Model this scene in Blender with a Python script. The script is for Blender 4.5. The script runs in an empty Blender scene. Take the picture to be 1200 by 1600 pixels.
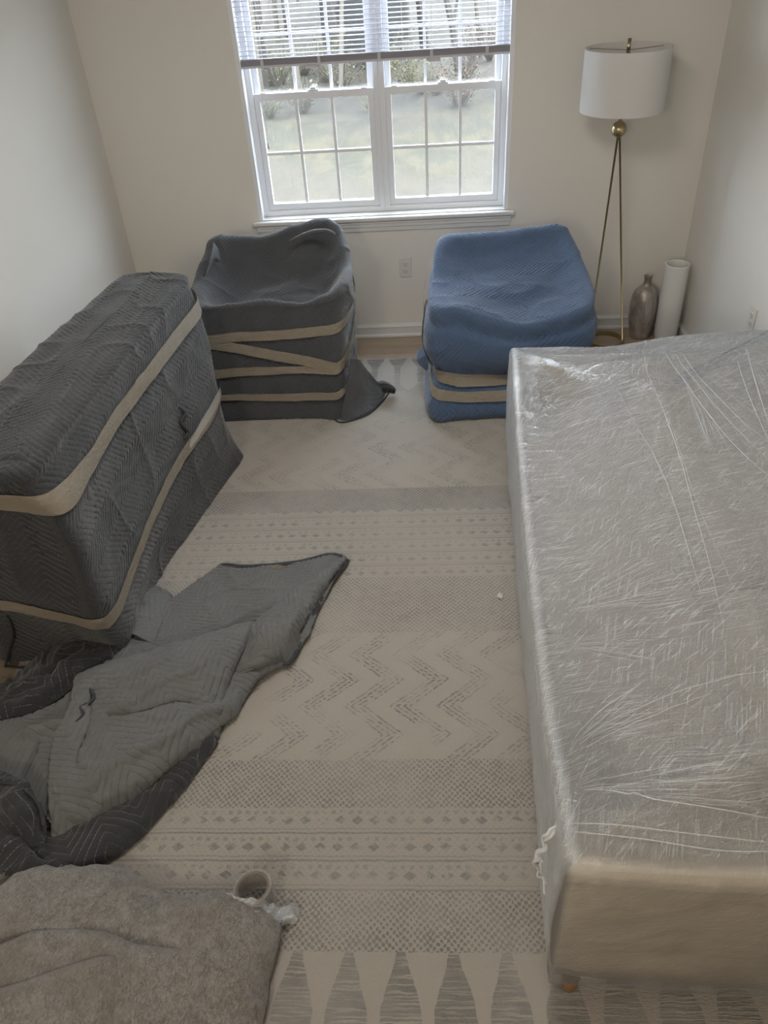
import bpy, math, random
import numpy as np
from mathutils import Matrix, Vector

sc = bpy.context.scene
COL = sc.collection
PI = math.pi
rnd = random.Random(7)

# ------------------------------------------------------------------ camera
F = np.array([-0.058737, 0.789908, -0.610406])
R = np.array([0.997980, 0.031640, -0.055087])
U = np.array([0.024200, 0.612408, 0.790171])
H = 2.031
cam_d = bpy.data.cameras.new('camera')
cam = bpy.data.objects.new('camera', cam_d)
COL.objects.link(cam)
cam_d.sensor_fit = 'HORIZONTAL'
cam_d.sensor_width = 36.0
cam_d.lens = 36.0
cam_d.clip_start = 0.05
cam_d.clip_end = 400
cam.matrix_world = Matrix(((R[0], U[0], -F[0], 0), (R[1], U[1], -F[1], 0), (R[2], U[2], -F[2], H), (0, 0, 0, 1)))
sc.camera = cam

# ------------------------------------------------------------------ world, light, exposure
w = bpy.data.worlds.new('overcast_sky')
sc.world = w
w.use_nodes = True
bg = w.node_tree.nodes['Background']
bg.inputs[0].default_value = (0.80, 0.90, 1.0, 1)
bg.inputs[1].default_value = 21.0

def light(name, kind, loc, rot, energy, color, **kw):
    d = bpy.data.lights.new(name, kind)
    d.energy = energy
    d.color = color
    for k, v in kw.items():
        setattr(d, k, v)
    o = bpy.data.objects.new(name, d)
    o.location = loc
    o.rotation_euler = rot
    COL.objects.link(o)
    return o

light('sun', 'SUN', (0, -5, 20), (math.radians(42), 0, math.radians(25)), 4.0, (1.0, 0.95, 0.86), angle=0.03)
light('ceiling_fill', 'AREA', (-0.1, 2.1, 2.42), (0, 0, 0), 24.0, (1.0, 0.94, 0.86), shape='DISK', size=0.8)  # unseen lamp, added as fill for the back wall and room
light('rear_warm_light', 'AREA', (-0.95, -1.82, 2.20), (math.radians(68), 0, math.radians(-30)), 44.0, (1.0, 0.88, 0.72), shape='RECTANGLE', size=1.0, size_y=0.35)   # unseen warm lamp, added behind the camera to light the sofa
pt = light('window_portal', 'AREA', (-0.22, 4.60, 1.33), (math.radians(90), 0, 0), 1.0, (1, 1, 1), shape='RECTANGLE', size=1.4, size_y=1.22)
pt.data.cycles.is_portal = True
pt.rotation_euler = (math.radians(-90), 0, 0)

sc.view_settings.view_transform = 'Standard'
sc.view_settings.look = 'None'
sc.view_settings.exposure = 0.0
sc.view_settings.gamma = 1.0
sc.view_settings.use_curve_mapping = False

# ------------------------------------------------------------------ measuring helpers (photo ray -> point at a true height / depth)
def ray(px, py):
    return F + R * (px - 600) / 1200.0 - U * (py - 800) / 1200.0

def at(px, py, z=0.0):
    r_ = ray(px, py)
    p = r_ * ((z - H) / r_[2])
    return np.array([p[0], p[1], z])

def aty(px, py, y):
    r_ = ray(px, py)
    p = r_ * (y / r_[1])
    return np.array([p[0], y, p[2] + H])

# ------------------------------------------------------------------ object helpers
def link(o, parent=None):
    COL.objects.link(o)
    if parent is not None:
        o.parent = parent
    return o

def tag(o, label=None, cat=None, group=None, kind=None):
    if label: o['label'] = label
    if cat: o['category'] = cat
    if group: o['group'] = group
    if kind: o['kind'] = kind
    return o

def empty(name, loc=(0, 0, 0), rotz=0.0, **kw):
    o = bpy.data.objects.new(name, None)
    o.empty_display_size = 0.1
    o.location = loc
    o.rotation_euler = (0, 0, rotz)
    link(o)
    return tag(o, **kw)

class MB:
    """collects simple shapes into one mesh"""
    def __init__(self):
        self.v, self.f = [], []
    def add(self, verts, faces):
        b = len(self.v)
        self.v += [tuple(map(float, p)) for p in verts]
        self.f += [tuple(b + i for i in q) for q in faces]
        return self
    def box(self, x0, x1, y0, y1, z0, z1):
        v = [(x, y, z) for x in (x0, x1) for y in (y0, y1) for z in (z0, z1)]
        return self.add(v, [(0, 1, 3, 2), (4, 6, 7, 5), (0, 4, 5, 1), (2, 3, 7, 6), (0, 2, 6, 4), (1, 5, 7, 3)])
    def tube(self, pts, rad, n=10, cap=True, squash=1.0):
        pts = [np.array(p, float) for p in pts]
        m = len(pts)
        rad = rad if hasattr(rad, '__len__') else [rad] * m
        vs, fs = [], []
        up = np.array([0.0, 0.0, 1.0])
        for i, p in enumerate(pts):
            t = pts[min(i + 1, m - 1)] - pts[max(i - 1, 0)]
            t = t / (np.linalg.norm(t) + 1e-9)
            a = np.cross(t, up)
            if np.linalg.norm(a) < 1e-3: a = np.cross(t, np.array([0, 1.0, 0]))
            a /= np.linalg.norm(a)
            b = np.cross(a, t)
            for k in range(n):
                th = 2 * PI * k / n
                vs.append(p + rad[i] * (math.cos(th) * a + squash * math.sin(th) * b))
        for i in range(m - 1):
            for k in range(n):
                k2 = (k + 1) % n
                fs.append((i * n + k, i * n + k2, (i + 1) * n + k2, (i + 1) * n + k))
        if cap:
            fs.append(tuple(range(n)))
            fs.append(tuple((m - 1) * n + k for k in reversed(range(n))))
        return self.add(vs, fs)
    def lathe(self, prof, n=40, c=(0, 0, 0), cap_bottom=True, cap_top=False):
        vs, fs = [], []
        for (r_, z) in prof:
            for k in range(n):
                th = 2 * PI * k / n
                vs.append((c[0] + r_ * math.cos(th), c[1] + r_ * math.sin(th), c[2] + z))
        m = len(prof)
        for i in range(m - 1):
            for k in range(n):
                k2 = (k + 1) % n
                fs.append((i * n + k, i * n + k2, (i + 1) * n + k2, (i + 1) * n + k))
        if cap_bottom: fs.append(tuple(reversed(range(n))))
        if cap_top: fs.append(tuple((m - 1) * n + k for k in range(n)))
        return self.add(vs, fs)
    def build(self, name, mat, parent=None, smooth=False, bevel=0.0, seg=2):
        me = bpy.data.meshes.new(name)
        me.from_pydata(self.v, [], self.f)
        me.materials.append(mat)
        if smooth:
            me.polygons.foreach_set('use_smooth', [True] * len(me.polygons))
        me.update()
        o = link(bpy.data.objects.new(name, me), parent)
        if bevel > 0:
            b = o.modifiers.new('bevel', 'BEVEL')
            b.width = bevel
            b.segments = seg
            b.limit_method = 'ANGLE'
            b.angle_limit = math.radians(40)
            if smooth is False:
                pass
        return o

def grid_mesh(name, P, UV, mat, parent=None, closed=False, solid=0.0, smooth=True):
    """P: (n,m,3) grid, closed along axis 1 when asked; UV: (n,m,2)"""
    n, m = P.shape[:2]
    mm = m if closed else m - 1
    i, j = np.meshgrid(np.arange(n - 1), np.arange(mm), indexing='ij')
    j2 = (j + 1) % m
    quads = np.stack([i * m + j, i * m + j2, (i + 1) * m + j2, (i + 1) * m + j], -1).reshape(-1, 4)
    me = bpy.data.meshes.new(name)
    me.vertices.add(n * m)
    me.vertices.foreach_set('co', P.reshape(-1).astype(np.float32))
    me.loops.add(quads.size)
    me.loops.foreach_set('vertex_index', quads.reshape(-1).astype(np.int32))
    me.polygons.add(len(quads))
    me.polygons.foreach_set('loop_start', np.arange(0, quads.size, 4, dtype=np.int32))
    me.polygons.foreach_set('use_smooth', np.full(len(quads), smooth))
    uvl = me.uv_layers.new(name='UVMap')
    uvl.data.foreach_set('uv', UV.reshape(-1, 2)[quads.reshape(-1)].reshape(-1).astype(np.float32))
    me.materials.append(mat)
    me.update(calc_edges=True)
    me.validate()
    o = link(bpy.data.objects.new(name, me), parent)
    if solid:
        s = o.modifiers.new('thickness', 'SOLIDIFY')
        s.thickness = solid
        s.offset = -1
    return o

# ------------------------------------------------------------------ numpy surface tools
def cr_eval(A, t, closed):
    """Catmull-Rom along axis 0 of A (n,...) at params t"""
    n = A.shape[0]
    i = np.floor(t).astype(int)
    if closed:
        f = t - i
        g = lambda k: A[(i + k) % n]
    else:
        i = np.clip(i, 0, n - 2)
        f = t - i
        g = lambda k: A[np.clip(i + k, 0, n - 1)]
    f = f.reshape((-1,) + (1,) * (A.ndim - 1))
    p0, p1, p2, p3 = g(-1), g(0), g(1), g(2)
    return 0.5 * (2 * p1 + (p2 - p0) * f + (2 * p0 - 5 * p1 + 4 * p2 - p3) * f * f + (3 * p1 - p0 - 3 * p2 + p3) * f ** 3)

def params(A, step, closed):
    """evenly spaced params along axis 0 by mean chord length"""
    B = np.concatenate([A, A[:1]], 0) if closed else A
    d = np.linalg.norm(np.diff(B, axis=0), axis=-1).mean(axis=1)
    c = np.concatenate([[0], np.cumsum(d)])
    k = max(4, int(c[-1] / step))
    s = np.linspace(0, c[-1], k + 1)
    if closed: s = s[:-1]
    return np.interp(s, c, np.arange(len(c)))

def surf(A, step, closed=False):
    """A (rows, cols, c) -> dense grid"""
    A = np.array(A, float)
    tr = params(A[..., :3], step, False)
    tc = params(np.swapaxes(A[..., :3], 0, 1), step, closed)
    X = cr_eval(A, tr, False)
    X = np.swapaxes(cr_eval(np.swapaxes(X, 0, 1), tc, closed), 0, 1)
    return X, tr, tc

def hash3(i, j, k):
    h = (i * 374761393 + j * 668265263 + k * 2147483647 * 0 + k * 1274126177) & 0xffffffff
    h = ((h ^ (h >> 13)) * 1274126177) & 0xffffffff
    return ((h ^ (h >> 16)) & 0xffff) / 32767.5 - 1.0

def noise(P, s):
    Q = np.asarray(P, float) * s
    I = np.floor(Q).astype(np.int64)
    f = Q - I
    f = f * f * (3 - 2 * f)
    out = 0
    for a in (0, 1):
        for b in (0, 1):
            for c in (0, 1):
                wt = (f[..., 0] if a else 1 - f[..., 0]) * (f[..., 1] if b else 1 - f[..., 1]) * (f[..., 2] if c else 1 - f[..., 2])
                out = out + wt * hash3(I[..., 0] + a, I[..., 1] + b, I[..., 2] + c)
    return out

def fbm(P, s, o=3):
    r_ = 0
    for k in range(o):
        r_ = r_ + noise(np.asarray(P) + 7.3 * k, s * 2 ** k) / 2 ** k
    return r_

def normals(P, closed):
    if closed:
        dv = np.roll(P, -1, 1) - np.roll(P, 1, 1)
    else:
        dv = np.gradient(P, axis=1)
    du = np.gradient(P, axis=0)
    n = np.cross(dv, du)
    return n / (np.linalg.norm(n, axis=-1, keepdims=True) + 1e-9)

def smooth01(x):
    x = np.clip(x, 0, 1)
    return x * x * (3 - 2 * x)

# ------------------------------------------------------------------ shader expression helper
class S:
    """wraps a node socket so that maths on it makes nodes"""
    nt = None
    def __init__(self, s): self.s = s
    @staticmethod
    def op(kind, *a, clamp=False):
        nd = S.nt.nodes.new('ShaderNodeMath')
        nd.operation = kind
        nd.use_clamp = clamp
        for i, x in enumerate(a):
            if isinstance(x, S): S.nt.links.new(x.s, nd.inputs[i])
            else: nd.inputs[i].default_value = float(x)
        return S(nd.outputs[0])
    def __add__(a, b): return S.op('ADD', a, b)
    __radd__ = __add__
    def __sub__(a, b): return S.op('SUBTRACT', a, b)
    def __rsub__(a, b): return S.op('SUBTRACT', b, a)
    def __mul__(a, b): return S.op('MULTIPLY', a, b)
    __rmul__ = __mul__
    def __truediv__(a, b): return S.op('DIVIDE', a, b)
    def __pow__(a, b): return S.op('POWER', a, b)
    def __lt__(a, b): return S.op('LESS_THAN', a, b)
    def __gt__(a, b): return S.op('GREATER_THAN', a, b)
def fract(a): return S.op('FRACT', a)
def sabs(a): return S.op('ABSOLUTE', a)
def ssin(a): return S.op('SINE', a)
def pp(a, b): return S.op('PINGPONG', a, b)
def smax(a, b): return S.op('MAXIMUM', a, b)
def smin(a, b): return S.op('MINIMUM', a, b)
def clamp(a): return S.op('ADD', a, 0.0, clamp=True)
def sstep(a, lo, hi):
    nd = S.nt.nodes.new('ShaderNodeMapRange')
    nd.interpolation_type = 'SMOOTHSTEP'
    S.nt.links.new(a.s, nd.inputs[0])
    nd.inputs[1].default_value = lo
    nd.inputs[2].default_value = hi
    return S(nd.outputs[0])
def band(a, lo, hi): return (a > lo) * (a < hi)

class Mat:
    def __init__(self, name, color=(.5, .5, .5), rough=.6, metal=0.0, spec=None, sheen=0.0):
        self.m = bpy.data.materials.new(name)
        self.m.use_nodes = True
        self.nt = self.m.node_tree
        S.nt = self.nt
        self.b = self.nt.nodes['Principled BSDF']
        self.out = self.nt.nodes['Material Output']
        self.b.inputs['Base Color'].default_value = (*color, 1)
        self.b.inputs['Roughness'].default_value = rough
        self.b.inputs['Metallic'].default_value = metal
        if spec is not None: self.b.inputs['Specular IOR Level'].default_value = spec
        if sheen:
            self.b.inputs['Sheen Weight'].default_value = sheen
            self.b.inputs['Sheen Roughness'].default_value = .5
    def coord(self, kind='Object', scale=(1, 1, 1), rot=(0, 0, 0)):
        tc = self.nt.nodes.new('ShaderNodeTexCoord')
        mp = self.nt.nodes.new('ShaderNodeMapping')
        mp.inputs['Scale'].default_value = scale
        mp.inputs['Rotation'].default_value = rot
        self.nt.links.new(tc.outputs[kind], mp.inputs[0])
        return mp.outputs[0]
    def xyz(self, sock):
        sp = self.nt.nodes.new('ShaderNodeSeparateXYZ')
        self.nt.links.new(sock, sp.inputs[0])
        return S(sp.outputs[0]), S(sp.outputs[1]), S(sp.outputs[2])
    def vec(self, x, y, z=0.0):
        c = self.nt.nodes.new('ShaderNodeCombineXYZ')
        for i, a in enumerate((x, y, z)):
            if isinstance(a, S): self.nt.links.new(a.s, c.inputs[i])
            else: c.inputs[i].default_value = a
        return c.outputs[0]
    def noise(self, vec, scale=5, detail=3, rough=.5, dist=0.0):
        n = self.nt.nodes.new('ShaderNodeTexNoise')
        n.inputs['Scale'].default_value = scale
        n.inputs['Detail'].default_value = detail
        n.inputs['Roughness'].default_value = rough
        n.inputs['Distortion'].default_value = dist
        if vec is not None: self.nt.links.new(vec, n.inputs['Vector'])
        return S(n.outputs['Fac'])
    def mix(self, fac, a, b):
        nd = self.nt.nodes.new('ShaderNodeMix')
        nd.data_type = 'RGBA'
        for i, x in ((0, fac), (6, a), (7, b)):
            if isinstance(x, S): self.nt.links.new(x.s, nd.inputs[i])
            elif isinstance(x, tuple): nd.inputs[i].default_value = (*x, 1)
            else: nd.inputs[i].default_value = x
        return S(nd.outputs[2])
    def color(self, s): self.nt.links.new(s.s, self.b.inputs['Base Color'])
    def bump(self, h, strength=.5, dist=.01, target=None):
        nd = self.nt.nodes.new('ShaderNodeBump')
        nd.inputs['Strength'].default_value = strength
        nd.inputs['Distance'].default_value = dist
        self.nt.links.new(h.s, nd.inputs['Height'])
        self.nt.links.new(nd.outputs[0], (target or self.b).inputs['Normal'])
        return nd

M = {}
def paint(name, col, rough=.6, bump=.15, scale=60):
    m = Mat(name, col, rough)
    n = m.noise(m.coord(), scale, 3)
    m.bump(n, bump, .002)
    v = m.noise(m.coord(), 1.5, 2)
    m.color(m.mix(v, tuple(c * .97 for c in col), tuple(min(1, c * 1.03) for c in col)))
    M[name] = m.m
    return m.m
paint('wall_paint', (.72, .70, .655), .75, .12, 90)
paint('ceiling_paint', (.85, .84, .82), .8, .2, 70)
paint('trim_paint', (.66, .66, .65), .4, .05, 40)
paint('vinyl', (.78, .80, .84), .35, .03, 40)
paint('outlet_plastic', (.66, .65, .61), .35, .02, 30)
paint('slat_white', (.56, .55, .60), .45, .03, 40)
paint('white_resin', (.72, .72, .70), .55, .15, 50)
paint('concrete', (.4, .39, .37), .8, .3, 40)
M['dark_slot'] = Mat('dark_slot', (.02, .02, .02), .6).m
M['cord'] = Mat('cord', (.6, .6, .62), .7).m

def mk_wood(name, c1, c2, rough=.45):
    m = Mat(name, c1, rough)
    oi = m.nt.nodes.new('ShaderNodeObjectInfo')
    x, y, z = m.xyz(m.coord('Object'))
    v = m.vec(x * 1.2, y * 22.0, S(oi.outputs['Random']) * 37.0)
    g = m.noise(v, 2.2, 6, .6, 1.2)
    t = clamp(g * 1.4 - .2 + (S(oi.outputs['Random']) - .5) * .5)
    m.color(m.mix(t, c1, c2))
    m.bump(g, .2, .002)
    M[name] = m.m
mk_wood('oak_floor', (.31, .245, .18), (.44, .36, .275), .4)
mk_wood('leg_wood', (.20, .11, .055), (.27, .155, .08), .45)

def mk_quilt(name, col, dark, thread, thread_amt, rough=.85, period=.10, pitch=.026, slope=1.0, sheen=.3, worn=None):
    m = Mat(name, col, rough, sheen=sheen, spec=.25)
    uv = m.coord('UV')
    x, y, z = m.xyz(uv)
    t = pp(y, period)
    c = (x + t * slope) / pitch
    f = fract(c)
    d = sabs(f - .5)                      # 0 in the middle of a channel, .5 at the stitch line
    stitch = sstep(d, .42, .49)
    dash = (fract(y * 150.0) < .62)
    n1 = m.noise(m.coord('Object'), 3.2, 4, .6)
    n2 = m.noise(m.coord('Object'), 260, 2, .6)
    base = m.mix(clamp(n1 * 1.6 - .3), dark, col)
    base = m.mix(n2 * .35, base, tuple(min(1, k * 1.5 + .01) for k in col))
    if worn: base = m.mix(sstep(m.noise(m.coord('Object'), 7, 6, .7), .55, .75) * .5, base, worn)
    tw = stitch * dash * sstep(m.noise(m.vec(x * 9.0, y * 3.0, 1.0), 3, 3), .38, .62) * thread_amt
    m.color(m.mix(tw, base, thread))
    fine = m.noise(m.vec(x * 1.0, y * 1.0, 0.0), 620, 2)
    crink = m.noise(m.coord('Object'), 42, 5, .6, 1.4)
    h = (0 - stitch) * .5 + fine * .12 + crink * 1.0
    m.bump(h, .8, .004)
    M[name] = m.m
GROOVE = dict(period=.10, pitch=.026, slope=1.0)
mk_quilt('blanket_charcoal', (.036, .039, .045), (.023, .025, .029), (.16, .16, .16), .55)
mk_quilt('blanket_slate', (.064, .069, .078), (.044, .048, .055), (.22, .22, .21), .35)
mk_quilt('blanket_blue', (.070, .115, .205), (.050, .085, .160), (.30, .34, .40), .35)
mk_quilt('blanket_grey', (.138, .143, .145), (.100, .105, .108), (.24, .245, .245), .30, sheen=.15)
mk_quilt('blanket_black', (.030, .031, .035), (.018, .019, .022), (.26, .25, .23), .7, pitch=.030)
m = Mat('hem_cloth', (.035, .037, .043), .8); m.bump(m.noise(m.coord(), 300, 2), .5, .002); M['hem'] = m.m
m = Mat('hem_blue', (.03, .04, .075), .8); M['hem_blue'] = m.m

# packing tape: tan, slightly see-through, glossy
m = Mat('packing_tape', (.36, .31, .235), .3)
nz = m.noise(m.coord('Object', (1, 1, 3)), 18, 4, .6, 1.5)
m.color(m.mix(nz, (.25, .215, .165), (.33, .295, .235)))
m.bump(nz + m.noise(m.coord('Object', (1, 1, 5)), 40, 3, .6, 2.0) * .6, .7, .010)
m.b.inputs['Alpha'].default_value = .93
M['tape'] = m.m
m = Mat('clear_tape', (.75, .74, .70), .12)
m.b.inputs['Alpha'].default_value = .4
M['clear_tape'] = m.m

# brass, hammered silver
m = Mat('brass', (.50, .41, .25), .32, 1.0); m.bump(m.noise(m.coord('Object', (40, 40, 2)), 8, 3), .1, .001); M['brass'] = m.m
m = Mat('silver_leaf', (.46, .43, .41), .30, .55)
n = m.noise(m.coord('Object', (1, 1, .45)), 9, 6, .65, .6)
m.color(m.mix(sstep(n, .35, .7), (.30, .265, .24), (.66, .63, .60)))
m.nt.links.new((m.noise(m.coord(), 26, 4) * .35 + .22).s, m.b.inputs['Roughness'])
m.bump(m.noise(m.coord(), 38, 4), .5, .004)
M['silver'] = m.m
# fabric lamp shade: some light passes through
m = Mat('shade_linen', (.80, .79, .78), .9)
x, y, z = m.xyz(m.coord())
m.bump(ssin(z * 2600.0) * .5 + m.noise(m.coord(), 300, 2), .2, .001)
tr = m.nt.nodes.new('ShaderNodeBsdfTranslucent'); tr.inputs[0].default_value = (.85, .84, .82, 1)
mx = m.nt.nodes.new('ShaderNodeMixShader'); mx.inputs[0].default_value = .40
m.nt.links.new(m.b.outputs[0], mx.inputs[1]); m.nt.links.new(tr.outputs[0], mx.inputs[2]); m.nt.links.new(mx.outputs[0], m.out.inputs[0])
M['shade'] = m.m
# sofa upholstery
m = Mat('sofa_cream', (.62, .56, .45), .9, sheen=.2)
m.color(m.mix(m.noise(m.coord(), 3, 3), (.60, .535, .43), (.66, .60, .49)))
m.bump(m.noise(m.coord(), 500, 2), .4, .002)
M['sofa'] = m.m
# felt
m = Mat('wool_felt', (.25, .24, .225), .95, sheen=.3)
n1 = m.noise(m.coord(), 34, 6, .75, .4); n2 = m.noise(m.coord('Object', (1, .6, 1), (0, 0, .5)), 190, 5, .75, .8)
n3 = m.noise(m.coord(), 5, 3)
c1 = m.mix(sstep(n1, .35, .68), (.135, .122, .108), (.235, .225, .210))
c2 = m.mix(sstep(n2, .44, .64) * .6, c1, (.38, .37, .355))
c3 = m.mix(sstep(n3, .50, .70) * .5, c2, (.17, .145, .115))
m.color(m.mix(sstep(m.noise(m.coord('Object', (1, .5, 1), (0, 0, -.7)), 120, 4, .7), .60, .70) * .8, c3, (.085, .085, .09)))
m.bump(n2 * .7 + n1 * .6, .9, .006)
M['felt'] = m.m

def clear_film(name, veil_lo, veil_hi, streaks=True, tint=(.84, .88, .93)):
    """stretch film: see-through, with a milky veil that thickens along the stretch creases, and a gloss on top"""
    m = Mat(name, tint, .18)
    nt = m.nt
    uv = m.coord('UV')
    x, y, z = m.xyz(uv)
    warp = m.noise(uv, 1.6, 2) * .9
    a = m.noise(m.vec((x + y * .35 + warp * .3) * 9.0, (y - x * .35) * 230.0), 1.0, 4, .65)
    b = m.noise(m.vec((x - y * .25) * 250.0, (y + warp * .3) * 7.0), 1.0, 4, .65)
    c = m.noise(m.vec((x * .8 + y + warp * .2) * 7.0, (x - y * .8) * 160.0, 3.0), 1.0, 3, .6)
    reg = m.noise(uv, 3.1, 3, .6)
    cr = sstep(a, .50, .64) * sstep(reg, .36, .60) + sstep(b, .52, .66) * sstep(1 - reg, .40, .60) * .8 + sstep(c, .56, .66) * .7
    ox, oy, oz = m.xyz(m.coord('Object'))
    layers = 1 - sstep(.055 - oy, .0, .045) * .75          # fewer turns of film over the near end
    front_lift = sstep(ox, .03, -.005) * sstep(oy, -.02, .03) * .5   # extra veil on the upright front side: brightness painted into the film
    veil = clamp(front_lift + (cr * (veil_hi - veil_lo) + veil_lo + (m.noise(uv, 1.7, 3) - .5) * .25) * layers)
    h = a * .6 + b * .5 + c * .5 + m.noise(uv, 60, 3) * .07
    bp = nt.nodes.new('ShaderNodeBump'); bp.inputs['Strength'].default_value = .9; bp.inputs['Distance'].default_value = .012
    nt.links.new((h * layers).s, bp.inputs['Height'])
    tp = nt.nodes.new('ShaderNodeBsdfTransparent')
    df = nt.nodes.new('ShaderNodeBsdfDiffuse'); df.inputs[0].default_value = (*tint, 1)
    tl = nt.nodes.new('ShaderNodeBsdfTranslucent'); tl.inputs[0].default_value = (*tint, 1)
    gl = nt.nodes.new('ShaderNodeBsdfGlossy'); gl.inputs['Roughness'].default_value = .16; gl.inputs[0].default_value = (.95, .97, 1, 1)
    nt.links.new(bp.outputs[0], gl.inputs['Normal']); nt.links.new(bp.outputs[0], df.inputs['Normal'])
    m1 = nt.nodes.new('ShaderNodeMixShader'); m1.inputs[0].default_value = .15
    nt.links.new(df.outputs[0], m1.inputs[1]); nt.links.new(tl.outputs[0], m1.inputs[2])
    m2 = nt.nodes.new('ShaderNodeMixShader')
    nt.links.new(veil.s, m2.inputs[0]); nt.links.new(tp.outputs[0], m2.inputs[1]); nt.links.new(m1.outputs[0], m2.inputs[2])
    fr = nt.nodes.new('ShaderNodeFresnel'); fr.inputs[0].default_value = 1.5
    nt.links.new(bp.outputs[0], fr.inputs['Normal'])
    m3 = nt.nodes.new('ShaderNodeMixShader')
    nt.links.new(clamp(S(fr.outputs[0]) * 1.6 + .02).s, m3.inputs[0]); nt.links.new(m2.outputs[0], m3.inputs[1]); nt.links.new(gl.outputs[0], m3.inputs[2])
    nt.links.new(m3.outputs[0], m.out.inputs[0])
    nt.nodes.remove(m.b)
    M[name] = m.m
clear_film('stretch_film', .30, .80)
clear_film('loose_film', .06, .55)

# window glass and insect screen
m = Mat('glass', (1, 1, 1), .02)
nt = m.nt
tp = nt.nodes.new('ShaderNodeBsdfTransparent'); tp.inputs[0].default_value = (.96, .97, .97, 1)
gl = nt.nodes.new('ShaderNodeBsdfGlossy'); gl.inputs['Roughness'].default_value = .02
mx = nt.nodes.new('ShaderNodeMixShader'); mx.inputs[0].default_value = .05
nt.links.new(tp.outputs[0], mx.inputs[1]); nt.links.new(gl.outputs[0], mx.inputs[2]); nt.links.new(mx.outputs[0], m.out.inputs[0])
M['glass'] = m.m
m = Mat('insect_screen', (.5, .5, .5), .5)
nt = m.nt
tp = nt.nodes.new('ShaderNodeBsdfTransparent')
df = nt.nodes.new('ShaderNodeBsdfTranslucent'); df.inputs[0].default_value = (.06, .06, .06, 1)
mx = nt.nodes.new('ShaderNodeMixShader'); mx.inputs[0].default_value = .16
nt.links.new(tp.outputs[0], mx.inputs[1]); nt.links.new(df.outputs[0], mx.inputs[2]); nt.links.new(mx.outputs[0], m.out.inputs[0])
M['screen'] = m.m

# ------------------------------------------------------------------ rug pattern
m = Mat('rug_pile', (.5, .47, .43), .95, sheen=.1)
x, y, z = m.xyz(m.coord('Object'))        # rug coordinates are room metres
wob = m.noise(m.coord('Object'), 26, 4, .65) - .5
wob2 = m.noise(m.coord('Object', (1, 1, 1), (0, 0, 1.1)), 31, 4, .65) - .5
yy = y + wob * .012
xx = x + wob2 * .014
# speckled bands
chk = ssin(xx * 370.0) * ssin(yy * 330.0 + ssin(xx * 185.0) * .6)
dots = sstep(chk + wob * 1.6, .0, .40)
# fine rules with rows of diamonds
ry = fract((yy - 0.985) / .080)
rules = clamp(band(ry, .00, .07) + band(ry, .16, .21) * .6)
dx_ = sabs(fract(xx / .050) - .5) * 2.0
dy_ = sabs(ry - .52) * 5.2
diam = sstep(1.0 - (dx_ * 1.2 + dy_), .0, .3)
tri_ = band(ry, .74, .88) * (fract(xx / .025) < .5) * sstep(wob2 + .5, .42, .52)
stripe = clamp(rules * .75 + diam * .8 * sstep(wob + .5, .38, .52) + tri_ * .55 + dots * .18)
# herringbone
zz = pp(yy - .045, .110)
cf = fract((xx - zz * 1.15) / .150)
dash = sstep(m.noise(m.vec(xx * 55.0, yy * 120.0), 1.0, 3), .42, .58) * sstep(m.noise(m.coord('Object'), 6, 3), .34, .56)
chev = clamp(band(cf, .04, .11) + band(cf, .18, .25) + band(cf, .32, .39) + band(cf, .46, .52)) * dash
# teardrops
def pear(t, half):
    px_ = sabs(fract((xx + .353 + .0645) / .129) - .5) * .129
    prof = (sstep(t, -.04, .36) * .038 + .0105) * sstep(1.0 - t, .0, .25) * (t > 0.0)
    return (px_ < prof)
pn = pear((.835 - yy) / .40, 0)
pf = pear((4.07 - yy) / .40, 0)
streak = sstep(m.noise(m.vec(xx * 8.0, yy * 190.0), 1.0, 3), .36, .55)
wear = sstep(m.noise(m.coord('Object'), 2.3, 4, .6), .30, .62)
mask = (band(yy, 3.41, 3.68) * dots * .55 + band(yy, 2.79, 3.41) * chev * .8 + band(yy, 2.63, 2.79) * clamp(dots * .8 + .25)
        + band(yy, 2.20, 2.63) * stripe * .85 + band(yy, 1.91, 2.20) * dots * .8 + band(yy, 1.385, 1.91) * chev * 1.0
        + band(yy, 1.225, 1.385) * dots * .9 + band(yy, .985, 1.225) * stripe + band(yy, .835, .985) * dots
        + band(yy, .40, .835) * pn * streak + band(yy, 3.68, 4.07) * (1 - pf * .85) * streak)
tuft = m.noise(m.coord('Object', (1, 1.8, 1)), 95, 4, .65)
mask = clamp(mask * (wear * .6 + .38) + sstep(tuft, .54, .70) * .12)
fib = m.noise(m.coord('Object', (1, 2.2, 1)), 420, 3, .7)
fuzz = m.noise(m.coord('Object'), 1.3, 3)
cream = m.mix(fuzz, (.475, .442, .398), (.535, .50, .452))
mcol = m.mix(clamp(mask * (tuft * .6 + .6)), cream, (.225, .225, .22))
mcol = m.mix(fib * .18, mcol, (.28, .265, .245))
m.color(mcol)
rib = m.noise(m.coord('Object', (1, 9, 1)), 60, 3, .6)
m.bump((0 - mask) * .9 + tuft * 1.0 + fib * .6 + rib * .7, .9, .006)
M['rug'] = m.m
m = Mat('rug_edge', (.45, .43, .40), .95); M['rug_edge'] = m.m

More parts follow.
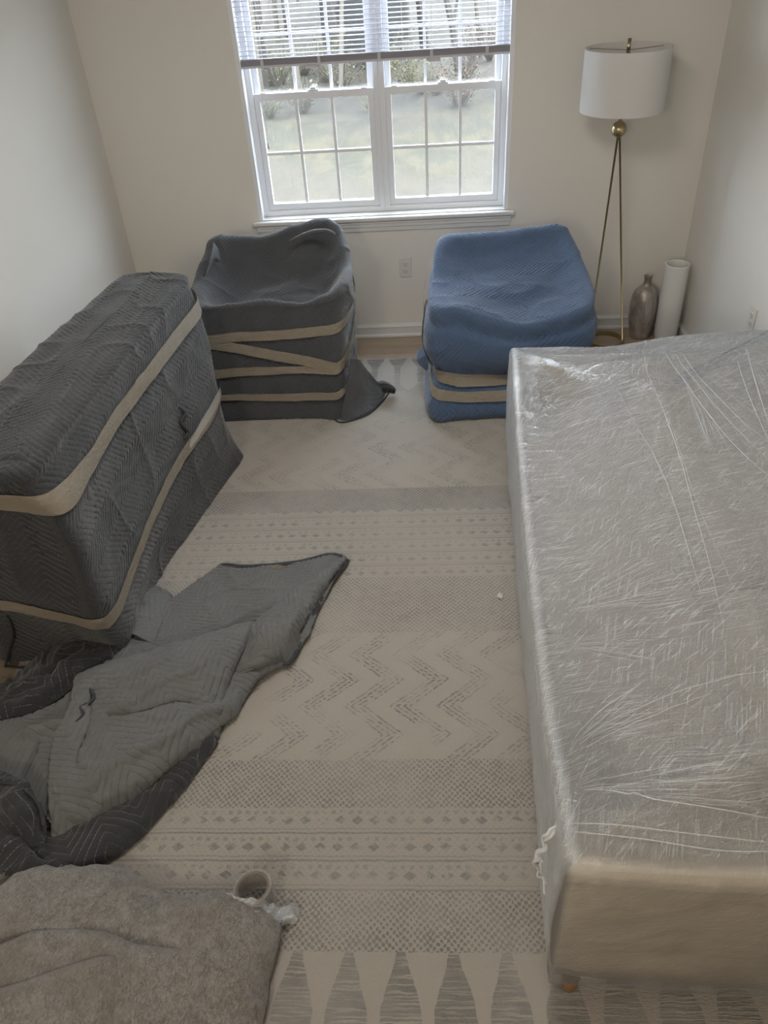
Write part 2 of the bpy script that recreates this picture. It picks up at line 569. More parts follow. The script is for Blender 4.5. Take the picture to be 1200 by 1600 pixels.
# ------------------------------------------------------------------ outdoors materials
m = Mat('lawn', (.1, .1, .06), .95)
n1 = m.noise(m.coord(), .55, 5, .6); n2 = m.noise(m.coord('Object', (1, .4, 1)), 2.6, 7, .8); x, y, z = m.xyz(m.coord())
grass = m.mix(sstep(n2, .42, .60), (.0190, .0165, .0058), (.040, .031, .0125))
earth = m.mix(sstep(n2, .38, .62), (.042, .031, .0180), (.027, .0200, .0118))
near = sstep(y * -1.0 + n1 * 4.0, -9.2, -7.6)
col = m.mix(clamp(near * .9 + sstep(n1, .62, .72) * .5), grass, earth)
leaf = m.mix(sstep(n2, .38, .62), (.013, .0105, .007), (.027, .021, .0135))
m.color(m.mix(sstep(y + n1 * 5.0, 13.5, 17.0), col, leaf))
m.bump(n2, .8, .05)
M['lawn'] = m.m
def flat(name, col, rough=.9):
    mm = Mat(name, col, rough)
    nn = mm.noise(mm.coord(), 3, 4)
    mm.color(mm.mix(nn, tuple(c * .75 for c in col), tuple(min(1, c * 1.25) for c in col)))
    M[name] = mm.m
flat('bark', (.026, .023, .020)); flat('pale_bark', (.060, .052, .042))
flat('bud_green', (.060, .058, .020)); flat('bud_olive', (.050, .047, .024)); flat('russet', (.058, .034, .024))
flat('siding', (.05, .052, .054)); flat('roofing', (.018, .018, .02)); flat('shed_grey', (.018, .019, .02)); flat('pane_dark', (.05, .06, .07), .2)

# ================================================================== ROOM SHELL
XL, XR, YB, YF, ZC = -1.69, 1.487, 4.40, -1.90, 2.44
WX0, WX1, WZ0, WZ1 = -.915, .475, .7245, 1.945
T = .16
MB().box(XL - T, XR + T, YF - T, YB + T, -.16, -.02).build('floor', M['concrete'])
floor = bpy.data.objects['floor']; tag(floor, kind='structure')
bw, y, row = .127, YB, 0
while y > YF + .01:
    y0 = max(y - bw, YF)
    x = XL - rnd.uniform(0, 1.0)
    while x < XR:
        x1 = x + rnd.choice((1.2, 1.5, .9))
        a, b = max(x, XL), min(x1, XR)
        if b - a > .02:
            o = MB().box(-(b - a) / 2 + .0006, (b - a) / 2 - .0006, -bw / 2 + .0006, bw / 2 - .0006, -.018, 0).build('floorboard', M['oak_floor'], floor, bevel=.0012, seg=1)
            o.location = ((a + b) / 2, y - bw / 2, -.002)
            if y - bw < YF: o.location.y = y - bw / 2
        x = x1
    y -= bw
def struct(name, mb, mat, **kw):
    return tag(mb.build(name, mat, **kw), kind='structure')
struct('wall_left', MB().box(XL - T, XL, YF - T, YB + T, -.02, ZC), M['wall_paint'])
struct('wall_right', MB().box(XR, XR + T, YF - T, YB + T, -.02, ZC), M['wall_paint'])
struct('wall_front', MB().box(XL, XR, YF - T, YF, -.02, ZC), M['wall_paint'])
struct('ceiling', MB().box(XL - T, XR + T, YF - T, YB + T, ZC, ZC + .12), M['ceiling_paint'])
def frame_prism(x0, x1, z0, z1, X0, X1, Z0, Z1, y0, y1):
    """rectangular ring (outer X0..Z1, inner x0..z1) between y0 and y1"""
    mb = MB()
    o = [(X0, Z0), (X1, Z0), (X1, Z1), (X0, Z1)]; i = [(x0, z0), (x1, z0), (x1, z1), (x0, z1)]
    v = [(a, y0, b) for a, b in o] + [(a, y0, b) for a, b in i] + [(a, y1, b) for a, b in o] + [(a, y1, b) for a, b in i]
    f = []
    for k in range(4):
        k2 = (k + 1) % 4
        f += [(k, k2, 4 + k2, 4 + k), (8 + k, 12 + k, 12 + k2, 8 + k2), (k, 8 + k, 8 + k2, k2), (4 + k, 4 + k2, 12 + k2, 12 + k)]
    return mb.add(v, f)
struct('wall_back', frame_prism(WX0, WX1, WZ0, WZ1, XL, XR, -.02, ZC, YB, YB + T), M['wall_paint'])
# baseboards with an ogee top
bbp = [(0, 0), (.022, 0), (.022, .012), (.014, .020), (.013, .058), (.016, .063), (.012, .072), (.006, .077), (.004, .083), (0, .083)]
def baseboard(name, p0, p1, nrm):
    p0, p1, nrm = map(np.array, (p0, p1, nrm))
    v, f = [], []
    for p in (p0, p1):
        v += [(p[0] + nrm[0] * a, p[1] + nrm[1] * a, b) for a, b in bbp]
    k = len(bbp)
    for i in range(k - 1): f.append((i, i + 1, k + i + 1, k + i))
    f += [tuple(range(k)), tuple(reversed(range(k, 2 * k)))]
    struct(name, MB().add(v, f), M['trim_paint'])
baseboard('baseboard_back', (XL, YB), (XR, YB), (0, -1))
baseboard('baseboard_left', (XL, YF), (XL, YB), (1, 0))
baseboard('baseboard_right', (XR, YF), (XR, YB), (-1, 0))
baseboard('baseboard_front', (XL, YF), (XR, YF), (0, 1))

# ================================================================== WINDOW (twin double-hung)
YW = 4.468
JL = .022
struct('trim_1', frame_prism(WX0 + JL, WX1 - JL, WZ0 - .0, WZ1 - JL, WX0, WX1, WZ0, WZ1, YB + .001, YW), M['vinyl'])
# stool (inside sill) and its apron
stool = struct('trim_2', MB().box(WX0 - .035, WX1 + .035, YB - .035, YB + .002, WZ0 - .024, WZ0 - .002), M['trim_paint'], bevel=.006)
MB().box(WX0, WX1, YB, YW, WZ0 - .002, WZ0 + .001).build('sill_board', M['trim_paint'], stool)
ap = struct('trim_3', MB().box(WX0 - .018, WX1 + .018, YB - .016, YB, WZ0 - .060, WZ0 - .024).box(WX0 - .016, WX1 + .016, YB - .022, YB, WZ0 - .040, WZ0 - .030)
            .box(WX0 - .010, WX1 + .010, YB - .010, YB, WZ0 - .085, WZ0 - .060), M['trim_paint'], bevel=.003)
xm0, xm1 = -.262, -.150           # where the two units meet
def unit(idx, x0, x1):
    root = empty('window_%d' % idx, ((x0 + x1) / 2, YW, WZ0)); tag(root, kind='structure')
    def part(name, mb, mat, parent=root, **kw):
        o = mb.build(name, mat, parent, **kw)
        o.matrix_parent_inverse = Matrix.Identity(4)
        o.location = (-(x0 + x1) / 2, -YW, -WZ0) if parent is root else (0, 0, 0)
        return o
    z0, z1, fw = WZ0 + .001, WZ1 - JL, .030
    part('window_frame', frame_prism(x0 + fw, x1 - fw, z0 + .030, z1 - fw, x0, x1, z0, z1, YW, YW + .075), M['vinyl'], bevel=.002)
    part('frame_groove', frame_prism(x0 + fw - .008, x1 - fw + .008, z0 + .028, z1 - fw + .008, x0 + fw - .012, x1 - fw + .012, z0 + .024, z1 - fw + .012, YW - .002, YW + .001), M['vinyl'])
    mid = 1.327
    a, b = x0 + fw, x1 - fw
    st = .030
    def sash(zb, zt, ya, yb, top, bot):
        gx0, gx1, gz0, gz1 = a + st, b - st, zb + bot, zt - top
        s = part('sash', frame_prism(gx0, gx1, gz0, gz1, a, b, zb, zt, ya, yb), M['vinyl'], bevel=.003)
        ym = (ya + yb) / 2
        bars = []
        for k in (1, 2):
            xx_ = gx0 + (gx1 - gx0) * k / 3
            part('muntin', MB().box(xx_ - .0075, xx_ + .0075, ym - .007, ym + .007, gz0, gz1), M['vinyl'], s)
        zz_ = (gz0 + gz1) / 2
        part('muntin', MB().box(gx0, gx1, ym - .0065, ym + .0065, zz_ - .0075, zz_ + .0075), M['vinyl'], s)
        for i in range(3):
            for j in range(2):
                px0, px1 = gx0 + (gx1 - gx0) * i / 3, gx0 + (gx1 - gx0) * (i + 1) / 3
                pz0, pz1 = (gz0, zz_) if j == 0 else (zz_, gz1)
                part('pane', MB().box(px0, px1, ym + .009, ym + .012, pz0, pz1), M['glass'], s)
        return s
    low = sash(z0 + .030, mid + .018, YW + .006, YW + .034, .035, .035)
    up = sash(mid - .018, z1 - fw, YW + .038, YW + .066, .035, .034)
    xc = (a + b) / 2
    part('sash_lock', MB().box(xc - .028, xc + .028, YW + .008, YW + .030, mid + .018, mid + .026).box(xc - .016, xc + .016, YW + .010, YW + .028, mid + .026, mid + .036), M['vinyl'], low, bevel=.003)
    for s in (-1, 1):
        part('tilt_latch', MB().box(xc + s * (b - a) * .42 - .014, xc + s * (b - a) * .42 + .014, YW + .006, YW + .022, mid + .0175, mid + .022), M['vinyl'], low)
    part('insect_screen', MB().box(a + .006, b - .006, YW + .070, YW + .0705, z0 + .03, mid), M['screen'])
    return root
unit(1, WX0 + JL, xm0 + .056)
unit(2, xm0 + .056, WX1 - JL)

# ================================================================== BLIND
bl = empty('window_blind', (-.22, YB + .034, WZ1 - JL), label='white horizontal mini blind with many thin slats half covering the twin window', cat='blind')
def bpart(name, mb, mat, **kw):
    o = mb.build(name, mat, bl, **kw); o.location = (.22, -(YB + .034), -(WZ1 - JL)); return o
bx0, bx1, byc = WX0 + .006, WX1 - .010, YB + .030
bpart('headrail', MB().box(bx0, bx1, byc - .018, byc + .018, WZ1 - JL - .03, WZ1 - JL - .001), M['slat_white'], bevel=.002)
def slat_mesh(tilt):
    n, wd = 6, .0125
    v, f = [], []
    for k in range(n + 1):
        s = -1 + 2 * k / n
        yy_, zz_ = s * wd, .0018 * (1 - s * s)
        y2, z2 = yy_ * math.cos(tilt) - zz_ * math.sin(tilt), yy_ * math.sin(tilt) + zz_ * math.cos(tilt)
        v += [(bx0, y2, z2), (bx1, y2, z2), (bx0, y2, z2 - .0006), (bx1, y2, z2 - .0006)]
    for k in range(n):
        a = 4 * k
        f += [(a, a + 1, a + 5, a + 4), (a + 2, a + 6, a + 7, a + 3), (a, a + 4, a + 6, a + 2), (a + 1, a + 3, a + 7, a + 5)]
    f += [(0, 2, 3, 1), (4 * n, 4 * n + 1, 4 * n + 3, 4 * n + 2)]
    me = bpy.data.meshes.new('slat'); me.from_pydata(v, [], f); me.materials.append(M['slat_white']); me.update()
    return me
sm = slat_mesh(math.radians(6)); sm2 = slat_mesh(0.0)
z = WZ1 - JL - .045
zb = 1.468
slats_z = []
while z > zb + .055:
    slats_z.append(z); z -= .0208
for z in slats_z:
    o = link(bpy.data.objects.new('slat', sm), bl); o.location = (.22, byc - (YB + .034), z - (WZ1 - JL))
for k in range(12):
    o = link(bpy.data.objects.new('slat', sm2), bl)
    o.location = (.22 + rnd.uniform(-.001, .001), byc - (YB + .034) + rnd.uniform(-.0015, .0015), zb + .0135 + k * .0024 - (WZ1 - JL))
bpart('bottom_rail', MB().box(bx0, bx1, byc - .0125, byc + .0125, zb, zb + .012), M['slat_white'], bevel=.003)
for fx in (.09, .30, .52, .71, .91):
    xx_ = bx0 + (bx1 - bx0) * fx
    for s in (-1, 1):
        bpart('ladder_cord', MB().tube([(xx_, byc + s * .0138, zb), (xx_, byc + s * .0138, WZ1 - JL - .03)], .0009, 5), M['cord'])
    bpart('cord_clip', MB().box(xx_ - .008, xx_ + .008, byc - .0155, byc - .0125, zb - .001, zb + .038), M['slat_white'], bevel=.001)
for fx in (.27, .72):
    xx_ = bx0 + (bx1 - bx0) * fx
    bpart('rail_tab', MB().box(xx_ - .03, xx_ + .03, byc - .012, byc - .008, zb - .014, zb), M['slat_white'], bevel=.001)
xx_ = bx0 + .10
bpart('pull_cord', MB().tube([(xx_, byc - .02, WZ1 - JL - .03), (xx_ + .004, byc - .022, 1.4), (xx_ + .002, byc - .022, 1.12)], .0012, 5), M['cord'])
bpart('cord_tassel', MB().lathe([(.002, 0), (.005, -.004), (.006, -.022), (.003, -.026)], 10, (xx_ + .002, byc - .022, 1.12)), M['slat_white'], smooth=True)

# ================================================================== OUTLETS
def outlet(loc, rotz, label):
    r_ = empty('wall_outlet', loc, rotz, label=label, cat='outlet', group=None)
    MB().box(-.035, .035, -.006, 0, -.0575, .0575).build('cover_plate', M['outlet_plastic'], r_, bevel=.003)
    for s in (-1, 1):
        rc = MB().box(-.0165, .0165, -.009, -.004, s * .020 - .014, s * .020 + .014).build('receptacle', M['outlet_plastic'], r_, bevel=.004, seg=3)
        MB().box(-.0075, -.0055, -.0096, -.008, s * .020 - .002, s * .020 + .007).box(.0055, .0075, -.0096, -.008, s * .020 - .002, s * .020 + .006).box(-.002, .002, -.0096, -.008, s * .020 - .010, s * .020 - .006).build('slot', M['dark_slot'], rc)
    MB().lathe([(.003, 0), (.003, .0015)], 10, (0, 0, 0), True, True).build('screw', M['outlet_plastic'], r_).rotation_euler = (PI / 2, 0, 0)
    bpy.data.objects[r_.name].children[-1].location = (0, -.006, 0)
    return r_
outlet((-.103, YB, .424), 0, 'white duplex outlet below the window, between the two wrapped armchairs')
outlet((XR, 3.345, .50), -PI / 2, 'white duplex outlet on the right wall above the plastic-wrapped sofa')

# ================================================================== RUG
rx0, rx1, ry0, ry1 = -1.47, 1.27, .42, 4.085
rug = MB().box(rx0, rx1, ry0, ry1, 0.0, .009).build('area_rug', M['rug'], bevel=.004)
tag(rug, 'large cream and grey patterned rug under all the wrapped furniture', 'rug')
RZ = .009
# ================================================================== QUILTED SURFACES
def quilt_h(UVg, amp, pitch=.026, period=.10, slope=1.0):
    u, v = UVg[..., 0], UVg[..., 1]
    t = np.abs(((v / period) % 2) - 0)
    t = np.where(t > 1, 2 - t, t) * period
    f = ((u + t * slope) / pitch) % 1.0
    d = np.abs(f - .5) * 2
    return amp * (np.sqrt(np.clip(1 - d ** 3, 0, 1)) - .6)

class Ringed:
    """a blanket-covered form: rings of points from the floor up over the rim and into the top"""
    def __init__(self, rings, rim, step=.0055, uvrot=0.0):
        self.A = np.array(rings, float)
        self.X, self.tr, self.tc = surf(self.A, step, True)
        P = self.X
        ri = int(np.argmin(np.abs(self.tr - rim)))
        self.ri = ri
        rimc = P[ri]
        d = np.roll(rimc, -1, 0) - np.roll(rimc, 1, 0)
        n2 = np.stack([d[:, 1], -d[:, 0]], -1)
        n2 /= np.linalg.norm(n2, axis=1, keepdims=True) + 1e-9
        self.n2 = n2
        nu = n2 * np.abs(n2) ** 4
        nu /= np.linalg.norm(nu, axis=1, keepdims=True) + 1e-9
        zref = rimc[:, 2].mean()
        seg = np.linalg.norm(np.diff(P, axis=0), axis=-1)
        cum = np.concatenate([np.zeros((1, P.shape[1])), np.cumsum(seg, 0)], 0)
        drop = cum[ri][None] - cum                      # >0 below the rim
        out = np.clip(drop, 0, None)
        UVg = rimc[None, :, :2] + nu[None] * out[..., None]
        inner = drop < 0
        UVg[inner] = P[..., :2][inner]
        UVg[..., 1] += np.where(inner, P[..., 2], rimc[None, :, 2]) - zref
        if uvrot:
            c, s = math.cos(uvrot), math.sin(uvrot)
            UVg = np.stack([UVg[..., 0] * c - UVg[..., 1] * s, UVg[..., 0] * s + UVg[..., 1] * c], -1)
        self.UV = UVg
        duv = np.linalg.norm(np.roll(UVg, -1, 1) - UVg, axis=-1)
        dp = np.linalg.norm(np.roll(P, -1, 1) - P, axis=-1)
        self.stretch = duv / (dp + 1e-6)
    def mesh(self, name, mat, parent, amp=.0035, wrinkle=.006, wscale=7.0, pitch=.026, period=.10, floor=RZ):
        P = self.X.copy()
        N = normals(P, True)
        c = P.reshape(-1, 3).mean(0)
        if ((P[:10] - c) * N[:10]).sum() < 0: N = -N
        if amp:
            q = quilt_h(self.UV, amp, pitch, period)
            q = q * np.clip(1.9 - self.stretch, 0.15, 1)
            mod = .75 + .5 * noise(P, 9.0)
            P = P + N * (q * mod)[..., None]
        wv = fbm(P, wscale, 3) * wrinkle
        rd = (1 - np.abs(noise(P * np.array([1, 1, .7]) + 3.1, wscale * 1.9))) ** 4 * wrinkle * .9
        P = P + N * (wv + rd)[..., None]
        P[..., 2] = np.maximum(P[..., 2], floor + .0015)
        return grid_mesh(name, P, self.UV, mat, parent, closed=True)
    def at_z(self, frac, z, off):
        """point of the outer wall at ring fraction (0..1) and height z, pushed outward"""
        m_ = self.X.shape[1]
        j = int(round(frac * m_)) % m_
        col = self.X[:self.ri + 1, j]
        zz_ = np.maximum.accumulate(col[:, 2])
        p = np.array([np.interp(z, zz_, col[:, k]) for k in range(3)])
        p[2] = z
        p[:2] += self.n2[j] * off
        return p
    def frac_of(self, idx):
        """control column index -> ring fraction"""
        tc = self.tc
        return np.interp(idx, np.concatenate([tc, [self.A.shape[1]]]), np.arange(len(tc) + 1)) / len(tc)
    def band(self, name, path, width, mat, parent, off=.015, seed=0, twist=()):
        """path: list of (control column index, z, width factor); the tape runs taut round the wall"""
        idx = np.array([p[0] for p in path], float); zz_ = np.array([p[1] for p in path], float)
        wf = np.array([p[2] if len(p) > 2 else 1.0 for p in path], float)
        n = max(20, int((idx[-1] - idx[0]) / self.A.shape[1] * 420))
        t = np.linspace(idx[0], idx[-1], n)
        z = np.interp(t, idx, zz_); wv = np.interp(t, idx, wf) * width
        k = 5
        G = np.zeros((n, k, 3)); UVg = np.zeros((n, k, 2))
        for i in range(n):
            fr = self.frac_of(t[i] % self.A.shape[1])
            for a in range(k):
                s = a / (k - 1) - .5
                G[i, a] = self.at_z(fr, z[i] + s * wv[i], off)
                UVg[i, a] = (t[i], s)
        # taut: average the plan position along the run
        ker = 3
        pad = np.concatenate([np.repeat(G[:1], ker, 0), G, np.repeat(G[-1:], ker, 0)], 0)
        sm_ = sum(pad[q:q + n] for q in range(2 * ker + 1)) / (2 * ker + 1)
        G[..., :2] = G[..., :2] * .45 + sm_[..., :2] * .55
        nn = noise(G * np.array([1, 1, 4]) + seed, 16) * .003 + noise(G * np.array([1, 1, 6]) + seed, 45) * .0015
        c = self.X[:, :, :2].mean((0, 1))
        d = G[..., :2] - c
        d /= np.linalg.norm(d, axis=-1, keepdims=True)
        G[..., :2] += d * (nn + .001)[..., None]
        return grid_mesh(name, G, UVg, mat, parent)

def tube_obj(name, pts, rad, mat, parent, n=8, squash=1.0):
    P = np.array(pts, float)
    t = np.linspace(0, len(P) - 1, max(12, len(P) * 8))
    Q = cr_eval(P, t, False)
    rr = np.interp(t, np.arange(len(P)), rad) if hasattr(rad, '__len__') else rad
    return MB().tube(list(Q), list(rr) if hasattr(rr, '__len__') else rr, n, squash=squash).build(name, mat, parent, smooth=True)

def lerp_rings(a, b, t, dz=0):
    a, b = np.array(a, float), np.array(b, float)
    return a * (1 - t) + b * t

# ---------------------------------------------------------------- grey-wrapped armchair
def closed_chair(rim, flo, pocket, mids, below_=.030):
    rim, flo, pocket = (np.array(a, float) for a in (rim, flo, pocket))
    rings = [flo]
    for t, bulge in mids:
        r_ = flo * (1 - t) + rim * t
        c = r_[:, :2].mean(0)
        d = r_[:, :2] - c
        d /= np.linalg.norm(d, axis=1, keepdims=True)
        r_[:, :2] += d * bulge
        rings.append(r_)
    below = rim.copy(); below[:, 2] -= below_
    rings.append(below)
    rings.append(rim)
    k = len(rings) - 1
    inn = rim.copy()
    c = rim[:, :2].mean(0)
    inn[:, :2] = rim[:, :2] + (pocket[:, :2] - rim[:, :2]) * .22
    inn[:, 2] = rim[:, 2] * .93 + pocket[:, 2] * .07 + .008
    rings.append(inn)
    rings.append(rim * .45 + pocket * .55)
    rings.append(pocket)
    cc = pocket.mean(0)
    rings.append(pocket * .5 + cc * .5)
    rings.append(pocket * .0 + cc)
    return rings, k

g_rim = [(-1.07, 3.49, .600), (-.93, 3.475, .606), (-.75, 3.47, .618), (-.58, 3.47, .600), (-.43, 3.475, .632), (-.375, 3.55, .655), (-.355, 3.68, .665), (-.365, 3.82, .675),
         (-.395, 3.97, .745), (-.44, 4.04, .795), (-.53, 4.065, .820), (-.66, 4.065, .79), (-.82, 4.06, .755), (-.98, 4.055, .752), (-1.10, 4.04, .752), (-1.135, 3.96, .69), (-1.16, 3.80, .625), (-1.145, 3.62, .605)]
g_flo = [(-1.12, 3.44, .012), (-.95, 3.445, .012), (-.78, 3.435, .012), (-.60, 3.425, .012), (-.46, 3.40, .012), (-.415, 3.46, .012), (-.40, 3.62, .012), (-.395, 3.80, .012),
         (-.40, 3.98, .012), (-.43, 4.08, .012), (-.53, 4.12, .012), (-.66, 4.12, .012), (-.82, 4.12, .012), (-.98, 4.12, .012), (-1.10, 4.10, .012), (-1.14, 3.98, .012), (-1.15, 3.80, .012), (-1.145, 3.60, .012)]
g_poc = [(-.92, 3.62, .50), (-.88, 3.60, .50), (-.75, 3.59, .50), (-.62, 3.59, .50), (-.58, 3.62, .515), (-.53, 3.66, .53), (-.51, 3.72, .54), (-.51, 3.78, .55),
         (-.54, 3.84, .58), (-.58, 3.87, .59), (-.65, 3.88, .59), (-.70, 3.88, .58), (-.80, 3.87, .56), (-.88, 3.86, .55), (-.93, 3.84, .54), (-.95, 3.79, .52), (-.96, 3.73, .505), (-.95, 3.67, .50)]
gc = empty('wrapped_armchair', (-.77, 3.78, RZ), label='armchair wrapped in a dark grey quilted moving blanket and tan tape, left of the outlet', cat='armchair')
def sub(parent, o):
    o.matrix_parent_inverse = Matrix.Identity(4)
    bpy.context.view_layer.update()
    o.matrix_parent_inverse = parent.matrix_world.inverted()
    return o
rings, k = closed_chair(g_rim, g_flo, g_poc, [(.25, .005), (.5, .004), (.75, .0)])
GR = Ringed(rings, k)
sub(gc, GR.mesh('moving_blanket', M['blanket_slate'], gc, amp=.0040, wrinkle=.008, wscale=5.0))
# columns: 0 front-left ... 4 front-right, 5-8 right, 9-14 back, 15-17 left
sub(gc, GR.band('tape_band', [(-1.2, .45, .9), (0, .452, .8), (1.2, .462), (2.6, .468), (4, .487), (5, .515, .8), (7, .55, .6), (9, .56), (14, .50), (16.7, .455)], .048, M['tape'], gc, seed=1))
sub(gc, GR.band('tape_band', [(-.8, .455, .4), (0, .44, .9), (1.2, .40), (2.6, .345, 1.05), (4, .295), (4.9, .34, .8), (6, .42, .5), (8, .50, .5)], .052, M['tape'], gc, off=.0135, seed=2))
sub(gc, GR.band('tape_band', [(-1.2, .27, .9), (0, .270), (1.5, .282, .9), (2.8, .285, .7), (4, .285, 1.0), (5, .33, .9), (6.5, .40, .6), (9, .42), (14, .30), (16.7, .27)], .050, M['tape'], gc, off=.0125, seed=3))
sub(gc, GR.band('tape_band', [(-1.2, .15, .4), (0, .148, .6), (1.2, .140, .9), (2.6, .138), (4, .150), (5, .20, .9), (6, .26, .7), (7.5, .30, .6), (9, .31), (14, .2), (16.7, .15)], .042, M['tape'], gc, seed=4))
# hem along the foot
hem = [at(205 + 90, 657, RZ + .004)] + [at(x_, y_, RZ + .004) for x_, y_ in ((345, 657), (390, 655), (440, 653), (490, 650), (515, 650), (530, 659), (548, 657), (575, 647), (595, 630), (608, 612))]
sub(gc, tube_obj('hem', [p + np.array([0, -.004, 0]) for p in hem[1:]], .004, M['hem'], gc, 6))
# trailing corner of the blanket on the rug
fl = []
for row in ([(548, 560, .34), (545, 590, .24), (540, 620, .13), (532, 657, .012)],
            [(560, 562, .30), (558, 592, .19), (556, 622, .085), (550, 655, .012)],
            [(570, 572, .22), (575, 596, .12), (576, 620, .055), (574, 645, .012)],
            [(580, 585, .14), (588, 600, .075), (590, 615, .04), (592, 630, .014)],
            [(590, 597, .075), (597, 603, .05), (601, 609, .035), (602, 618, .018)]):
    fl.append([at(a, b, c + RZ) for a, b, c in row])
fx_, _, _ = surf(fl, .006)
n_ = normals(fx_, False)
uvf = fx_[..., :2] * 1.0
fx_ = fx_ + np.array([0, 0, 1]) * (quilt_h(uvf, .003) + .008 * noise(fx_, 14))[..., None]
sub(gc, grid_mesh('blanket_corner', fx_, uvf, M['blanket_slate'], gc, solid=.004))
kn = []
for row in ([(590, 596, .09), (593, 600, .10), (597, 608, .05), (596, 618, .015)], [(600, 595, .10), (604, 600, .11), (605, 606, .06), (606, 614, .02)],
            [(611, 600, .07), (614, 604, .08), (615, 609, .04), (614, 615, .015)], [(617, 606, .045), (618, 608, .05), (618, 611, .03), (617, 615, .012)]):
    kn.append([at(a, b, c + RZ) for a, b, c in row])
kx, _, _ = surf(kn, .005)
sub(gc, grid_mesh('blanket_tip', kx, kx[..., :2] * 1.0, M['blanket_charcoal'], gc, solid=.005))
# tucked fold of blanket at the back-left of the arm
tf = []
for row in ([(334, 378, .76), (330, 400, .72), (322, 425, .66), (314, 445, .60)], [(338, 384, .74), (337, 402, .70), (331, 424, .63), (322, 452, .58)], [(345, 395, .70), (344, 412, .66), (340, 430, .60), (334, 456, .55)]):
    tf.append([at(a, b, c) for a, b, c in row])
tfx, _, _ = surf(tf, .006)
sub(gc, grid_mesh('tucked_fold', tfx, tfx[..., :2] * 1.0, M['blanket_slate'], gc, solid=.006))
# gathered fold over the back-right corner
sub(gc, tube_obj('gathered_fold', [at(452, 377, .765), at(472, 368, .79), at(492, 362, .81), at(512, 361, .825), at(524, 366, .82)], [.004, .012, .015, .012, .004], M['blanket_slate'], gc, 10, .8))

# ---------------------------------------------------------------- blue-wrapped armchair
b_rim = [(.055, 3.40, .575), (.15, 3.41, .565), (.30, 3.40, .515), (.45, 3.39, .485), (.60, 3.39, .51), (.73, 3.40, .545), (.79, 3.47, .575), (.80, 3.62, .60),
         (.775, 3.80, .655), (.745, 3.92, .715), (.70, 3.985, .748), (.58, 3.99, .742), (.40, 3.98, .730), (.22, 3.98, .728), (.11, 3.97, .728), (.065, 3.90, .70), (.045, 3.72, .61), (.03, 3.52, .575)]
b_flo = [(.04, 3.36, .012), (.14, 3.35, .012), (.28, 3.36, .012), (.43, 3.37, .012), (.60, 3.38, .012), (.72, 3.40, .012), (.77, 3.46, .012), (.79, 3.60, .012),
         (.80, 3.78, .012), (.79, 3.92, .012), (.74, 4.02, .012), (.60, 4.05, .012), (.42, 4.05, .012), (.22, 4.05, .012), (.10, 4.03, .012), (.045, 3.92, .012), (.02, 3.75, .012), (.01, 3.52, .012)]
b_poc = [(.23, 3.60, .565), (.28, 3.58, .55), (.36, 3.57, .53), (.45, 3.56, .52), (.54, 3.57, .53), (.62, 3.60, .55), (.64, 3.63, .565), (.64, 3.68, .575),
         (.635, 3.74, .60), (.61, 3.78, .615), (.58, 3.80, .62), (.52, 3.81, .62), (.42, 3.81, .615), (.33, 3.81, .61), (.27, 3.80, .605), (.23, 3.77, .60), (.21, 3.71, .585), (.21, 3.65, .575)]
bc = empty('wrapped_armchair', (.41, 3.72, RZ), label='armchair wrapped in a blue quilted moving blanket and tan tape, beside the lamp', cat='armchair')
rings, k = closed_chair(b_rim, b_flo, b_poc, [(.06, .022), (.15, .022), (.30, -.012), (.42, -.035), (.62, .02), (.80, .024)], .07)
BL = Ringed(rings, k)
sub(bc, BL.mesh('moving_blanket', M['blanket_blue'], bc, amp=.0085, wrinkle=.008, wscale=4.0))
sub(bc, BL.band('tape_band', [(-2.6, .42, .5), (-1.4, .36, .7), (-.6, .285, .9), (0, .258, 1.1), (1, .225), (2.4, .215), (4, .225), (5.6, .25), (7, .3), (9, .33), (13, .36), (15.4, .42, .5)], .062, M['tape'], bc, off=.018, seed=6))
sub(bc, BL.band('tape_band', [(-.9, .20, .3), (-.3, .18, .7), (.2, .165), (1.4, .145), (2.6, .14), (4, .15), (5.6, .17), (7, .2), (9, .2), (13, .2), (17.1, .2, .3)], .048, M['tape'], bc, off=.016, seed=7))
sub(bc, BL.band('tape_band', [(-3.2, .72, .35), (-2.9, .6, .4), (-2.6, .5, .4), (-2.2, .40, .4)], .03, M['clear_tape'], bc, off=.022, seed=8))
# blanket bulge at lower left, folded round
sub(bc, tube_obj('blanket_roll', [at(658, 545, .20), at(662, 558, .16), at(672, 570, .13), at(686, 590, .10)], [.012, .044, .040, .012], M['blanket_blue'], bc, 14, 1.0))
# ---------------------------------------------------------------- dark wrapped sofa at the left wall
d_rim = [(-1.48, 1.785, .845), (-1.34, 1.755, .845), (-1.18, 1.745, .835), (-1.125, 1.78, .835), (-1.110, 1.98, .845), (-1.088, 2.28, .848), (-1.062, 2.60, .85), (-1.035, 2.92, .85), (-1.012, 3.13, .85),
         (-1.02, 3.21, .86), (-1.09, 3.245, .862), (-1.20, 3.26, .86), (-1.29, 3.25, .858), (-1.33, 3.17, .855), (-1.375, 2.85, .855), (-1.43, 2.45, .855), (-1.475, 2.1, .855), (-1.50, 1.86, .85)]
d_flo = [(-1.53, 1.80, .012), (-1.40, 1.80, .012), (-1.20, 1.82, .012), (-1.10, 1.84, .012), (-1.085, 2.00, .012), (-1.07, 2.27, .012), (-1.01, 2.56, .012), (-.945, 2.84, .012), (-.905, 3.02, .012),
         (-.905, 3.10, .012), (-.99, 3.19, .012), (-1.15, 3.26, .012), (-1.35, 3.28, .012), (-1.50, 3.20, .012), (-1.54, 2.85, .012), (-1.55, 2.45, .012), (-1.56, 2.1, .012), (-1.56, 1.88, .012)]
